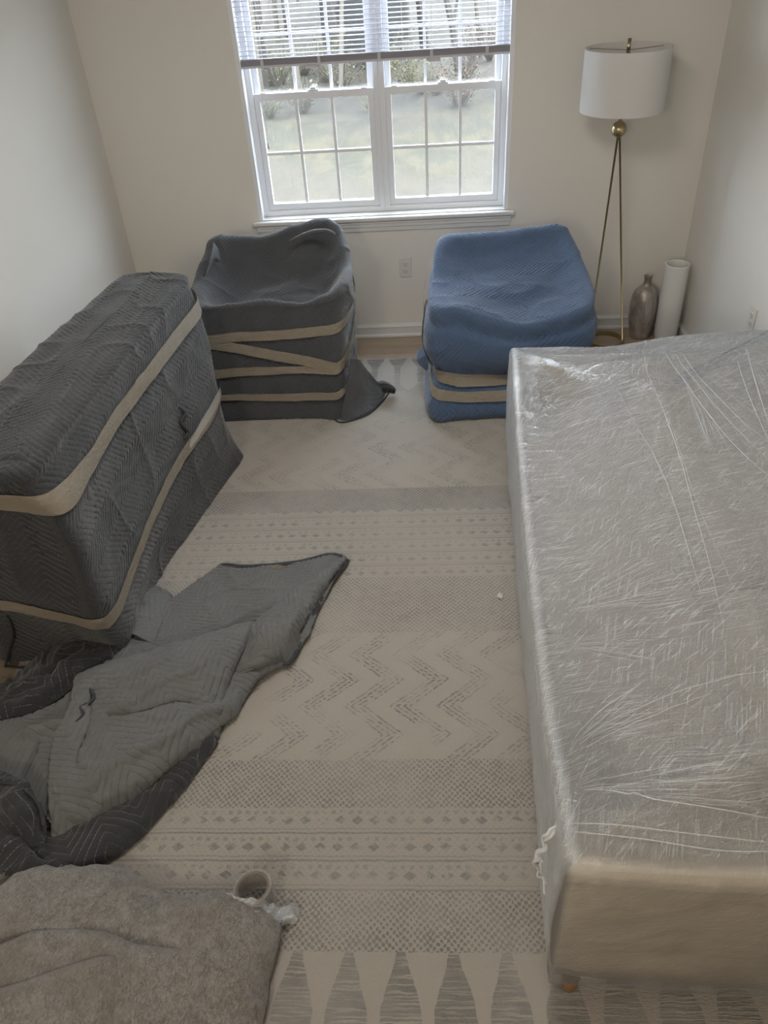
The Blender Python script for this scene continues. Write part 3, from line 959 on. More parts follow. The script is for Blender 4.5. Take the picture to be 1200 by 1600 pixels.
def ring_mid(t, dx):
    a, b = np.array(d_flo), np.array(d_rim)
    r_ = a * (1 - t) + b * t
    for j, v in dx.items(): r_[j, :2] += v
    return r_
rings = [np.array(d_flo),
         ring_mid(.12, {2: (0, -.01), 3: (.03, -.04), 4: (.02, 0), 8: (-.02, -.01), 9: (-.03, 0)}),
         ring_mid(.33, {2: (0, -.04), 3: (.03, -.065), 4: (.03, 0), 5: (.02, 0), 7: (.01, 0), 8: (-.01, 0), 9: (-.04, 0)}),
         ring_mid(.60, {2: (0, -.01), 3: (.04, -.03), 4: (.01, 0)}),
         ring_mid(.84, {3: (.03, -.02), 4: (.02, 0)})]
rr = np.array(d_rim); rr2 = rr.copy(); rr2[:, 2] -= .035
rings += [rr2, rr]
ctr = np.array([(-1.31 + (p[1] - 1.8) / 1.45 * .14, p[1] * .92 + 2.5 * .08, .868) for p in d_rim])
rings += [rr * .8 + ctr * .2 + np.array([0, 0, .008]), rr * .4 + ctr * .6, ctr]
DS = Ringed(rings, 6, step=.0058)
# straight quilting lines on the long side: lay the pattern along its length
ds = empty('wrapped_loveseat', (-1.3, 2.5, RZ), label='long sofa at the left wall wrapped in charcoal quilted blanket with two tape bands', cat='sofa')
u_, v_ = DS.UV[..., 0].copy(), DS.UV[..., 1].copy()
DS.UV[..., 0], DS.UV[..., 1] = v_, u_
sub(ds, DS.mesh('moving_blanket', M['blanket_charcoal'], ds, amp=.0090, wrinkle=.006, wscale=3.4))
sub(ds, DS.band('tape_band', [(-1.2, .755), (0, .765), (1.5, .765, 1.0), (2.9, .735, 1.2), (3.3, .725, 1.3), (4.2, .715, .95), (5.5, .722), (7, .730), (8.3, .735), (8.8, .75), (10, .79), (12, .78), (15, .76), (16.7, .752)], .062, M['tape'], ds, off=.018, seed=11))
sub(ds, DS.band('tape_band', [(-1.2, .345), (0, .335), (1.5, .295), (2.9, .250, 1.1), (3.4, .252), (4.2, .275, .9), (5.2, .302), (6.2, .33), (7.2, .345), (8.6, .36, .8), (10, .40), (12, .5), (15, .4), (16.7, .345)], .050, M['tape'], ds, off=.016, seed=12))
sub(ds, DS.band('clear_tape', [(6.3, .335, .6), (6.8, .355, 1.0), (7.6, .365, 1.0), (8.5, .375, .8)], .04, M['clear_tape'], ds, off=.020, seed=13))
# loose rip in the blanket on the long side
def wall_pt(px, py, lo=-1.15, hi=-.9):
    r_ = ray(px, py)
    best = None
    for xw in np.linspace(-1.25, -.85, 60):
        s = xw / r_[0]
        p = np.array([xw, r_[1] * s, H + r_[2] * s])
        xs = np.interp(p[2], [.012, .3, .5, .7, .85], [np.interp(p[1], [2.0, 2.56, 3.0], [-1.085, -1.01, -.905]), np.interp(p[1], [2.0, 2.56, 3.0], [-1.09, -1.03, -.95]),
                       np.interp(p[1], [2.0, 2.56, 3.0], [-1.10, -1.05, -.98]), np.interp(p[1], [2.0, 2.56, 3.0], [-1.11, -1.08, -1.01]), np.interp(p[1], [2.0, 2.6, 3.0], [-1.115, -1.085, -1.03])])
        if best is None or abs(xs - xw) < best[0]: best = (abs(xs - xw), p)
    return best[1]
rip = [wall_pt(x_, y_) for x_, y_ in ((275, 636), (284, 646), (277, 660), (288, 674), (283, 686))]
sub(ds, tube_obj('blanket_rip', [p + np.array([.014, -.002, 0]) for p in rip], [.003, .008, .006, .009, .003], M['hem'], ds, 8))
# flap of blanket over the near top corner
flp = [[(-10, 712, .86), (20, 706, .862), (42, 712, .858)], [(-10, 722, .852), (22, 716, .855), (44, 724, .848)], [(-8, 742, .82), (20, 738, .822), (40, 742, .815)]]
fgrid, _, _ = surf([[at(*p) + np.array([0, -.006, 0.0]) for p in row] for row in flp], .006)
sub(ds, grid_mesh('folded_flap', fgrid, fgrid[..., [1, 0]], M['blanket_charcoal'], ds, solid=.005))
sub(ds, tube_obj('hem', [at(10, 1041, RZ + .004), at(40, 1043, RZ + .004), at(80, 1041, RZ + .004), at(120, 1030, RZ + .004)], .005, M['hem'], ds, 6))
sub(ds, tube_obj('hem', [at(8, 1042, RZ + .006), at(14, 1015, .09), at(20, 990, .17), at(12, 962, .25)], .005, M['hem'], ds, 6))

# ================================================================== FLOOR BLANKETS
def cloth(name, rows, mat, parent, step=.0055, amp=.0022, wr=.006, ws=9.0, uvrot=0.0, solid=.006, folds=(), pitch=.026, roll=0):
    G = [[at(a, b, c + RZ) for a, b, c in row] for row in rows]
    P, tr, tc = surf(G, step)
    # cloth coordinates: arc length both ways
    c, s = math.cos(uvrot), math.sin(uvrot)
    UVg = np.stack([P[..., 0] * c - P[..., 1] * s, P[..., 0] * s + P[..., 1] * c], -1)
    N = normals(P, False)
    N = np.where(N[..., 2:3] < 0, -N, N)
    h = quilt_h(UVg, amp, pitch) + fbm(P, ws, 3) * wr + (1 - np.abs(noise(P + 5.5, ws * 2.2))) ** 5 * wr
    for f in folds:                                    # long soft creases: ((x,y)->(x,y), height, width)
        a, b = at(*f[0])[:2], at(*f[1])[:2]
        d = b - a; L = np.linalg.norm(d); d /= L
        q = P[..., :2] - a
        al = q @ d; ac = q @ np.array([-d[1], d[0]])
        e = smooth01(al / (.25 * L)) * smooth01((L - al) / (.25 * L))
        wob_ = .008 * np.sin(al * 30 + f[2] * 100)
        if len(f) > 4: h = h + f[2] * e * (1 / (1 + np.exp(-np.clip((ac + wob_) / f[3], -30, 30)))) * np.exp(-np.clip(ac, 0, None) / f[4])
        else: h = h + f[2] * e / (1 + ((ac + wob_) / (f[3] * .7)) ** 2)
    P = P + N * h[..., None]
    P[..., 2] = np.maximum(P[..., 2], RZ + .004)
    if roll:
        k_ = np.arange(P.shape[0])[:, None]; e_ = np.clip(1 - k_ / 5.0, 0, 1) ** 2
        k2_ = np.clip(1 - (P.shape[1] - 1 - np.arange(P.shape[1]))[None] / 5.0, 0, 1) ** 2
        P[..., 2] -= roll * np.maximum(e_, k2_)
    o = grid_mesh(name, P, UVg, mat, parent, solid=solid)
    sub(parent, o)
    return P

gb = empty('moving_blanket', tuple(at(280, 1050, RZ)), label='grey quilted moving blanket thrown in a long crumpled heap on the rug', cat='blanket')
rows = [[(345, 884, .010), (385, 887, .014), (430, 884, .016), (478, 878, .022), (518, 866, .040), (541, 871, .008)],
        [(305, 912, .014), (345, 922, .020), (395, 924, .026), (440, 914, .034), (488, 902, .055), (522, 907, .006)],
        [(268, 942, .020), (318, 958, .026), (372, 966, .034), (415, 955, .055), (462, 947, .075), (498, 952, .008)],
        [(228, 978, .040), (288, 985, .036), (348, 986, .036), (398, 984, .045), (440, 986, .080), (474, 1000, .010)],
        [(192, 1012, .060), (250, 1022, .060), (312, 1022, .060), (372, 1014, .050), (416, 1030, .070), (453, 1035, .010)],
        [(158, 1046, .080), (228, 1048, .085), (296, 1058, .085), (345, 1062, .070), (384, 1070, .050), (410, 1052, .020)],
        [(128, 1072, .080), (195, 1085, .090), (255, 1104, .090), (305, 1110, .080), (345, 1112, .060), (374, 1098, .020)],
        [(92, 1098, .075), (150, 1118, .090), (212, 1138, .095), (268, 1148, .085), (308, 1152, .065), (334, 1140, .030)],
        [(50, 1118, .075), (108, 1150, .090), (152, 1180, .090), (200, 1198, .080), (240, 1204, .065), (268, 1196, .035)],
        [(0, 1128, .080), (52, 1178, .090), (96, 1218, .085), (130, 1240, .075), (165, 1256, .060), (196, 1254, .030)],
        [(-60, 1140, .080), (0, 1208, .075), (44, 1246, .075), (70, 1272, .065), (84, 1290, .050), (92, 1310, .015)]]
GF = [((545, 872, .03), (455, 1030, .03), .020, .020), ((400, 978, .04), (90, 1075, .08), .034, .007, .10), ((396, 975, .05), (352, 1066, .05), -.034, .014),
      ((470, 925, .06), (300, 1000, .04), .014, .015), ((385, 1075, .05), (170, 1235, .08), .020, .020), ((345, 1040, .08), (120, 1170, .09), .020, .016),
      ((160, 1135, .09), (20, 1150, .09), .040, .016), ((110, 1135, .09), (84, 1300, .06), .030, .012), ((60, 1150, .09), (30, 1240, .08), -.03, .012),
      ((320, 1100, .08), (140, 1145, .09), -.018, .012), ((350, 1112, .06), (100, 1300, .06), .020, .014), ((300, 945, .03), (440, 893, .03), .010, .014),
      ((290, 1000, .06), (170, 1060, .08), .016, .012), ((250, 1130, .09), (110, 1250, .09), -.016, .014), ((440, 940, .07), (455, 1010, .04), .016, .012)]
rows = [[(a, b, c * (.72 if b < 1150 else .85)) for a, b, c in r_] for r_ in rows]
Pg = cloth('blanket_body', rows, M['blanket_grey'], gb, amp=.0055, wr=.0045, ws=6, uvrot=.9, folds=GF, solid=.008)
rowsB = [[(120, 1062, .095), (148, 1044, .10), (205, 1026, .11), (265, 1008, .11), (325, 990, .10), (394, 972, .080)],
         [(116, 1078, .115), (146, 1062, .125), (208, 1048, .135), (270, 1030, .13), (328, 1010, .12), (388, 990, .095)],
         [(108, 1112, .115), (138, 1100, .12), (200, 1090, .13), (262, 1075, .125), (315, 1055, .115), (370, 1024, .09)],
         [(86, 1156, .11), (120, 1150, .115), (180, 1150, .12), (240, 1138, .115), (295, 1112, .10), (352, 1066, .075)],
         [(80, 1210, .095), (108, 1208, .10), (160, 1205, .10), (225, 1190, .10), (280, 1165, .085), (342, 1112, .055)],
         [(80, 1268, .07), (100, 1268, .07), (150, 1250, .075), (210, 1225, .075), (270, 1190, .06), (337, 1140, .03)],
         [(84, 1310, .02), (98, 1308, .02), (155, 1278, .025), (208, 1252, .02), (268, 1205, .02), (335, 1150, .012)]]
PB = cloth('blanket_fold', rowsB, M['blanket_grey'], gb, amp=.0055, wr=.006, ws=8, uvrot=.9, solid=.008, roll=.02,
           folds=[((385, 1078, .05), (170, 1235, .08), .020, .016), ((340, 1045, .08), (120, 1165, .09), .022, .012), ((330, 1100, .08), (140, 1145, .09), -.018, .010),
                  ((300, 1020, .1), (150, 1120, .1), .014, .010), ((250, 1150, .1), (110, 1260, .1), .018, .012), ((160, 1060, .1), (120, 1220, .1), -.014, .012)])
rowsC = [[(536, 868, .030), (480, 903, .045), (440, 932, .065), (408, 958, .085), (392, 976, .085), (372, 1020, .065), (348, 1064, .035)],
         [(540, 870, .040), (492, 907, .070), (455, 944, .100), (427, 973, .120), (411, 999, .120), (392, 1035, .085), (362, 1066, .030)],
         [(542, 873, .030), (505, 912, .062), (478, 950, .085), (455, 985, .100), (438, 1012, .090), (415, 1040, .060), (385, 1060, .020)],
         [(543, 877, .008), (516, 916, .010), (493, 956, .010), (473, 994, .010), (455, 1034, .010), (430, 1043, .010), (402, 1052, .008)]]
PC = cloth('blanket_fold', rowsC, M['blanket_grey'], gb, amp=.0055, wr=.005, ws=9, uvrot=.55, solid=.008, roll=.018,
           folds=[((470, 930, .08), (455, 1020, .05), .014, .012), ((430, 965, .1), (390, 1040, .06), .012, .010)])
# dark bound edges of the grey blanket
def edge_tube(name, P, parent, mat, rad=.0055, sl=slice(None), sq=.5):
    Q = P[sl][::6]
    o = MB().tube([p + np.array([0, 0, .001]) for p in Q], rad, 8, squash=sq).build(name, mat, parent, smooth=True)
    return sub(parent, o)
edge_tube('hem', Pg[2] + np.array([0, 0, .004]), gb, M['hem'], .011)
edge_tube('hem', PC[-3] + np.array([0, 0, .004]), gb, M['hem'], .012)
nr = Pg.shape[0]
# paper tag pinched on the hem
tgp = [at(423, 884, .04), at(434, 882, .045), at(448, 884, .04), at(450, 887, .03), at(436, 888, .03), at(425, 889, .03)]
sub(gb, MB().add([p for p in tgp] + [p - np.array([0, 0, .003]) for p in tgp], [(0, 1, 2, 3, 4, 5), (11, 10, 9, 8, 7, 6)] + [(i, (i + 1) % 6, 6 + (i + 1) % 6, 6 + i) for i in range(6)]).build('fabric_tag', M['tape'], gb))
# second corner tucked behind
rows = [[(242, 918, .020), (254, 922, .034), (266, 932, .020), (271, 942, .006)],
        [(222, 932, .040), (236, 938, .052), (250, 950, .040), (262, 960, .020)],
        [(206, 955, .050), (218, 962, .060), (234, 972, .050), (250, 980, .030)],
        [(192, 985, .050), (204, 992, .060), (222, 1000, .055), (240, 1008, .040)]]
P2 = cloth('blanket_fold', rows, M['blanket_grey'], gb, wr=.006, uvrot=.5, solid=.006)
edge_tube('hem', P2[0], gb, M['hem'], .007)
# tongue of the lower layer
rows = [[(348, 1132, .012), (352, 1118, .020), (356, 1102, .030), (352, 1080, .040)],
        [(370, 1106, .012), (372, 1094, .022), (370, 1082, .034), (364, 1068, .040)],
        [(390, 1082, .012), (390, 1072, .020), (386, 1064, .028), (378, 1056, .034)],
        [(401, 1064, .010), (400, 1058, .014), (397, 1052, .020), (392, 1046, .024)]]
P3 = cloth('blanket_fold', rows, M['blanket_grey'], gb, wr=.004, uvrot=.2, solid=.006)
edge_tube('hem', P3[-1], gb, M['hem'], .008)
# torn edges with dark padding showing
for pts in (((140, 1048), (147, 1062), (141, 1076), (147, 1090), (138, 1100)), ((136, 1098), (126, 1106), (130, 1116), (118, 1128))):
    sub(gb, tube_obj('torn_edge', [at(a, b, .128 + RZ) for a, b in pts], [.002, .006, .004, .006, .002][:len(pts)] if len(pts) == 5 else [.002, .006, .005, .002], M['hem'], gb, 6))

kb = empty('moving_blanket', tuple(at(200, 1250, RZ)), label='black quilted moving blanket with pale stitching, lying under the grey one', cat='blanket')
rows = [[(318, 1148, .020), (322, 1150, .030), (330, 1152, .034), (336, 1160, .010)],
        [(258, 1190, .020), (275, 1196, .040), (292, 1202, .038), (300, 1212, .008)],
        [(200, 1235, .020), (222, 1248, .042), (245, 1256, .038), (257, 1266, .008)],
        [(140, 1268, .020), (168, 1288, .045), (196, 1304, .040), (212, 1316, .008)],
        [(90, 1290, .020), (122, 1320, .045), (148, 1338, .040), (160, 1348, .008)],
        [(40, 1300, .020), (80, 1340, .045), (108, 1358, .040), (112, 1366, .008)]]
P4 = cloth('blanket_body', rows, M['blanket_black'], kb, amp=.003, wr=.006, uvrot=.95, pitch=.030)
edge_tube('hem', P4[0], kb, M['hem'], .006)
rows = [[(-20, 1200, .10), (14, 1210, .12), (38, 1228, .11), (60, 1262, .085), (74, 1290, .06)],
        [(-20, 1232, .11), (10, 1248, .13), (36, 1266, .12), (58, 1290, .09), (75, 1312, .06)],
        [(-20, 1280, .10), (8, 1292, .11), (34, 1304, .10), (58, 1318, .08), (82, 1334, .05)],
        [(-20, 1322, .08), (8, 1330, .085), (36, 1340, .08), (66, 1350, .06), (98, 1360, .03)],
        [(-20, 1362, .06), (6, 1366, .06), (34, 1368, .05), (70, 1368, .03), (108, 1368, .01)]]
P5 = cloth('blanket_fold', rows, M['blanket_black'], kb, amp=.003, wr=.014, ws=8, uvrot=-.1, pitch=.034,
           folds=[((0, 1305, .1), (90, 1345, .05), -.03, .018), ((50, 1260, .1), (80, 1350, .05), -.018, .015)])
sub(kb, tube_obj('hem', [at(-5, 1222, .142), at(22, 1226, .145), at(46, 1240, .138), at(62, 1262, .115), at(68, 1290, .095)], .0045, M['hem'], kb, 7))

kb2 = empty('moving_blanket', tuple(at(90, 1050, RZ)), label='dark brown-black quilted blanket rolled up at the foot of the wrapped sofa', cat='blanket')
rows = [[(188, 978, .085), (192, 984, .10), (195, 996, .085), (192, 1010, .05)],
        [(140, 990, .085), (150, 1004, .105), (160, 1022, .09), (168, 1036, .05)],
        [(90, 1012, .075), (100, 1030, .095), (112, 1048, .085), (124, 1066, .045)],
        [(48, 1038, .055), (58, 1058, .085), (72, 1078, .080), (84, 1096, .04)],
        [(10, 1068, .035), (20, 1086, .075), (34, 1102, .070), (46, 1118, .035)],
        [(-50, 1078, .02), (-40, 1098, .065), (-24, 1120, .06), (-10, 1136, .03)]]
cloth('blanket_body', rows, M['blanket_black'], kb2, amp=.0025, wr=.012, ws=9, uvrot=.5,
      folds=[((150, 1000, .1), (60, 1070, .08), -.02, .014), ((80, 1060, .1), (10, 1080, .08), .02, .014)])

# ---------------------------------------------------------------- felt pad
fp = empty('felt_pad', tuple(at(200, 1500, RZ)), label='folded mottled grey wool felt pad in the near left corner of the rug', cat='pad')
rows = [[(-60, 1420, .03), (0, 1388, .035), (48, 1362, .045), (120, 1361, .05), (190, 1355, .05), (238, 1390, .045), (300, 1402, .045), (350, 1397, .06), (400, 1420, .06), (434, 1446, .05)],
        [(-60, 1470, .06), (0, 1425, .07), (50, 1400, .08), (120, 1398, .085), (190, 1400, .08), (240, 1420, .075), (300, 1430, .08), (350, 1432, .085), (396, 1452, .08), (428, 1475, .045)],
        [(-60, 1530, .08), (0, 1480, .085), (55, 1460, .09), (125, 1458, .09), (195, 1470, .085), (245, 1480, .085), (300, 1482, .09), (350, 1490, .09), (392, 1506, .075), (416, 1520, .035)],
        [(-60, 1590, .08), (0, 1560, .085), (60, 1550, .085), (130, 1550, .085), (200, 1550, .085), (250, 1552, .085), (300, 1556, .085), (345, 1562, .085), (380, 1570, .065), (402, 1580, .03)],
        [(-60, 1680, .07), (0, 1660, .075), (60, 1660, .075), (130, 1660, .075), (195, 1660, .075), (245, 1660, .075), (290, 1660, .075), (330, 1660, .075), (358, 1664, .055), (378, 1668, .03)],
        [(-60, 1790, .04), (0, 1780, .05), (60, 1780, .05), (130, 1780, .05), (190, 1780, .05), (235, 1780, .05), (275, 1780, .05), (310, 1780, .05), (335, 1780, .04), (352, 1780, .02)]]
cloth('felt_body', rows, M['felt'], fp, step=.007, amp=0, wr=.010, ws=7, solid=.012, roll=.02, folds=[((120, 1372, .08), (60, 1430, .08), -.008, .02), ((240, 1380, .08), (260, 1440, .08), -.012, .02)])
rows = [[(-60, 1500, .115), (5, 1478, .120), (50, 1460, .112), (95, 1455, .114), (160, 1460, .114), (208, 1478, .112), (262, 1484, .112), (330, 1482, .106), (345, 1486, .098)],
        [(-60, 1550, .106), (5, 1530, .112), (50, 1515, .116), (95, 1510, .118), (158, 1512, .118), (204, 1524, .116), (255, 1530, .114), (312, 1532, .108), (336, 1530, .098)],
        [(-60, 1610, .100), (5, 1600, .108), (50, 1595, .112), (95, 1592, .114), (152, 1592, .114), (196, 1596, .112), (244, 1600, .110), (296, 1602, .104), (318, 1600, .095)],
        [(-60, 1740, .085), (5, 1735, .09), (50, 1735, .09), (95, 1735, .09), (145, 1735, .09), (188, 1735, .09), (230, 1735, .09), (274, 1735, .085), (292, 1735, .078)]]
cloth('felt_layer', rows, M['felt'], fp, step=.007, amp=0, wr=.004, ws=10, solid=.009, roll=.010)
rows = [[(-40, 1560, .128), (10, 1545, .132), (60, 1527, .134), (110, 1510, .136), (160, 1498, .136), (178, 1502, .130), (184, 1512, .122)],
        [(-40, 1600, .128), (10, 1592, .132), (60, 1580, .134), (108, 1568, .136), (152, 1558, .136), (172, 1558, .130), (180, 1562, .122)],
        [(-40, 1660, .12), (10, 1652, .124), (60, 1646, .126), (104, 1640, .128), (146, 1632, .128), (164, 1630, .122), (170, 1630, .115)],
        [(-40, 1740, .11), (10, 1735, .112), (60, 1732, .112), (100, 1730, .112), (138, 1726, .112), (154, 1724, .108), (160, 1724, .10)]]
cloth('felt_flap', rows, M['felt'], fp, step=.007, amp=0, wr=.003, ws=10, solid=.009, roll=.010)

# ---------------------------------------------------------------- roll of clear film by the pad
fr_ = empty('film_roll', tuple(at(398, 1400, RZ)), label='small clear roll of plastic film with loose crumpled tail beside the felt pad', cat='roll')
c0 = at(394, 1386, .085)
ax = at(403, 1408, .022) - c0; rl = float(np.linalg.norm(ax)); ax /= rl
e1 = np.cross(ax, [0, 0, 1.0]); e1 /= np.linalg.norm(e1); e2 = np.cross(e1, ax)
m = Mat('film_winding', (.42, .41, .39), .12); m.b.inputs['Alpha'].default_value = .42; M['winding'] = m.m
def roll_part(name, r0, r1, a0, a1, mat, n=40):
    v, f = [], []
    for (r_, a_) in ((r0, a0), (r1, a0), (r1, a1), (r0, a1)):
        for k in range(n):
            th = 2 * PI * k / n
            v.append(c0 + ax * a_ + r_ * (math.cos(th) * e1 + math.sin(th) * e2))
    for q in range(4):
        for k in range(n):
            k2 = (k + 1) % n; q2 = (q + 1) % 4
            f.append((q * n + k, q * n + k2, q2 * n + k2, q2 * n + k))
    return sub(fr_, MB().add(v, f).build(name, mat, fr_, smooth=False))
roll_part('film_winding', .044, .051, 0, rl, M['winding'])
m = Mat('roll_core', (.34, .30, .25), .5); m.b.inputs['Alpha'].default_value = .35; M['core'] = m.m
roll_part('core_tube', .0385, .0435, .002, rl - .002, M['core'])
rows = [[(346, 1401, .070), (362, 1408, .072), (384, 1424, .068), (408, 1440, .06), (430, 1452, .045)],
        [(354, 1400, .080), (368, 1407, .080), (390, 1420, .074), (414, 1434, .06), (438, 1447, .03)],
        [(360, 1399, .084), (374, 1406, .086), (396, 1415, .080), (422, 1426, .05), (446, 1441, .02)],
        [(368, 1402, .086), (384, 1405, .090), (408, 1408, .080), (432, 1416, .04), (456, 1432, .012)]]
G = [[at(a, b, c) for a, b, c in row] for row in rows]
Pf, _, _ = surf(G, .004)
Pf = Pf + np.array([0, 0, 1.0]) * ((1 - np.abs(noise(Pf, 55))) ** 3 * .016 + noise(Pf, 30) * .008)[..., None]
sub(fr_, grid_mesh('loose_film', Pf, Pf[..., :2], M['loose_film'], fr_))
rows = [[(432, 1425, .03), (440, 1440, .035), (436, 1452, .02)], [(446, 1416, .035), (456, 1432, .04), (450, 1446, .015)], [(462, 1412, .012), (468, 1428, .014), (462, 1444, .012)]]
Pf, _, _ = surf([[at(a, b, c) for a, b, c in row] for row in rows], .004)
Pf = Pf + np.array([0, 0, 1.0]) * (np.abs(noise(Pf, 60)) * .014)[..., None]
sub(fr_, grid_mesh('loose_film', Pf, Pf[..., :2], M['loose_film'], fr_))

# ================================================================== PLASTIC-WRAPPED SOFA
SA = -math.radians(2.9)
so = empty('plastic_wrapped_sofa', (.250, .735, RZ), SA, label='cream three-seat sofa wound in shiny clear stretch film along the right wall', cat='sofa')
SL, SD = 2.17, 1.06                      # length (local y), depth (local x)
def rbox(x0, x1, y0, y1, z0, z1, r=.03, puff=0.0, n=10):
    """soft rounded block: subdivided box pulled to rounded edges, faces crowned by puff"""
    mb = MB()
    lin = np.linspace(-1, 1, n + 1)
    cx, cy, cz = (x0 + x1) / 2, (y0 + y1) / 2, (z0 + z1) / 2
    hx, hy, hz = (x1 - x0) / 2, (y1 - y0) / 2, (z1 - z0) / 2
    lin = np.sign(lin) * (np.abs(lin) ** .6)
    for axis in range(3):
        for s in (-1, 1):
            vs = []
            for a in lin:
                for b in lin:
                    p = [0, 0, 0]; p[axis] = s; p[(axis + 1) % 3] = a; p[(axis + 2) % 3] = b
                    q = np.array(p) * np.array([hx, hy, hz])
                    inner = np.array([max(hx - r, 0), max(hy - r, 0), max(hz - r, 0)])
                    cl = np.clip(q, -inner, inner)
                    d = q - cl
                    L = np.linalg.norm(d)
                    q = cl + (d / L * min(r, L) if L > 1e-9 else 0)
                    if puff:
                        q = q + np.array([(s if axis == k else 0) for k in range(3)]) * puff * (1 - a * a) * (1 - b * b)
                    vs.append(q + (cx, cy, cz))
            fs = []
            for i in range(n):
                for j in range(n):
                    f = (i * (n + 1) + j, (i + 1) * (n + 1) + j, (i + 1) * (n + 1) + j + 1, i * (n + 1) + j + 1)
                    fs.append(f if s > 0 else f[::-1])
            mb.add(vs, fs)
    return mb
def spart(name, mb, mat, **kw):
    return mb.build(name, mat, so, smooth=True, **kw)
spart('sofa_base', rbox(.015, SD - .02, .02, SL - .02, .115, .285, .02), M['sofa'])
spart('arm', rbox(.0, SD - .03, 0, .145, .099, .592, .030, .003), M['sofa'])
spart('arm', rbox(.0, SD - .03, SL - .145, SL, .099, .592, .042, .003), M['sofa'])
spart('backrest', rbox(SD - .22, SD, .0, SL, .100, .672, .05, .006), M['sofa'])
cw = (SL - .29) / 3
for k in range(3):
    a = .145 + k * cw
    spart('seat_cushion', rbox(.02, SD - .30, a + .003, a + cw - .003, .285, .435, .035, .012), M['sofa'])
    spart('back_cushion', rbox(SD - .62, SD - .20, a + .006, a + cw - .006, .425, .640, .07, .012), M['sofa'])
for (x_, y_) in ((.050, .030), (.045, SL - .05), (SD - .06, .05), (SD - .06, SL - .05)):
    o = MB().lathe([(.014, 0), (.016, .004), (.024, .10)], 20, (0, 0, 0), True, True).build('leg', M['leg_wood'], so, smooth=True)
    o.location = (x_, y_, 0)
# film hull
def film_rings():
    # plan columns: near face (4), right side (3), far face (4), front side (7)
    cols = [(-.012, .012, 'c'), (.02, -.012, 'n'), (.35, -.012, 'n'), (.70, -.012, 'n'), (SD - .01, -.010, 'n'), (SD + .012, .02, 'r'), (SD + .014, SL * .5, 'r'), (SD + .012, SL - .02, 'r'),
            (SD - .02, SL + .012, 'f'), (.70, SL + .012, 'f'), (.35, SL + .012, 'f'), (.02, SL + .012, 'f'), (-.012, SL - .015, 'c'),
            (-.014, SL - .15, 's'), (-.014, SL * .75, 's'), (-.014, SL * .5, 's'), (-.014, SL * .25, 's'), (-.014, .15, 's')]
    def top(x, y):
        """height of the taut film above plan position"""
        arm = .602
        sag = smooth01((y - .13) / .16) * smooth01((SL - .13 - y) / .16)
        front = .602 - sag * (.602 - (.462 + .05 * smooth01(abs(y - SL / 2) / (SL / 2))))
        q = smooth01((x - .10) / .36)
        lift = .668 * q + front * (1 - q) if sag > .02 else front + (.668 - front) * smooth01((x - .5) / .3)
        return max(lift, front) if x < SD - .1 else .668 - .012 * smooth01((x - SD + .1) / .1)
    rings = []
    base = np.array([(c[0], c[1]) for c in cols])
    cen = np.array([SD / 2, SL / 2])
    for z_, inn in ((.070, .008), (.090, .002), (.126, .0), (.20, .0), (.32, .0)):
        r_ = []
        for (x, y) in base:
            if y < .05 and x < .05: inn = inn + .008 * float(smooth01((.22 - z_) / .12))
            elif inn > 0: inn = {}.get(z_, inn)
            xx_ = x + (inn if x < cen[0] else -inn); yy_ = y + (inn if y < cen[1] else -inn)
            r_.append((xx_, yy_, z_))
        rings.append(r_)
    rim = [(x, y, top(x, y)) for x, y in base]
    rings.append([(x, y, z - .07) for x, y, z in rim])
    rings.append([(x + (.003 if x < .1 else 0), y, z - .016) for x, y, z in rim])
    for t in (.025, .07, .16, .30, .48, .68, .86, 1.0):
        r_ = []
        for (x, y) in base:
            # shrink towards the long centre line
            tx, ty = cen[0], min(max(y, .45), SL - .45)
            X_, Y_ = x + (tx - x) * t, y + (ty - y) * t
            r_.append((X_, Y_, top(X_, Y_) + .006))
        rings.append(r_)
    return rings
FR_ = Ringed(film_rings(), 6, step=.008)
P = FR_.X.copy(); N = normals(P, True)
if ((P[:10] - P.reshape(-1, 3).mean(0)) * N[:10]).sum() < 0: N = -N
h = np.abs(fbm(P * np.array([1, 1, 1]), 5, 2)) * .004 + (1 - np.abs(noise(P * np.array([1, 5, 3]), 9))) ** 6 * .0022 + (1 - np.abs(noise(P * np.array([6, 1, 1]) + 4, 7))) ** 6 * .002
P = P + N * h[..., None]
FR_.UV = FR_.UV
film = grid_mesh('stretch_film', P, FR_.UV, M['stretch_film'], so, closed=True)
M['strand'] = Mat('film_crease', (.78, .80, .83), .15).m
M['strand'].node_tree.nodes['Principled BSDF'].inputs['Alpha'].default_value = .6

def top_pt(x, y):
    """closest film vertex above plan x,y in sofa space"""
    d = (P[12 * 0:, :, 0] - x) ** 2 + (P[:, :, 1] - y) ** 2 - P[:, :, 2] * .02
    k = np.unravel_index(np.argmin(d), d.shape)
    return P[k]
ca, sa = math.cos(-SA), math.sin(-SA)
def to_sofa(p):
    q = np.array(p) - np.array([.250, .735, RZ])
    return np.array([q[0] * ca - q[1] * sa, q[0] * sa + q[1] * ca, q[2]])
def strand(path, width, name='film_crease'):
    """path in photo pixels on the top of the film; lifted slightly, ribbon of the given width"""
    pts = []
    for (a, b) in path:
        q = None
        z_ = .6
        for _ in range(4):
            q = to_sofa(at(a, b, z_ + RZ)); z_ = float(top_pt(q[0], q[1])[2])
        q[2] = z_ + .004
        pts.append(q)
    Pn = np.array(pts)
    t = np.linspace(0, len(Pn) - 1, max(10, len(Pn) * 7))
    Q = cr_eval(Pn, t, False)
    for i, q in enumerate(Q):
        q[2] = max(q[2], top_pt(q[0], q[1])[2] + .002)
    rr = [width * (.35 + .65 * math.sin(PI * i / (len(Q) - 1)) ** .6) for i in range(len(Q))]
    return Q, rr
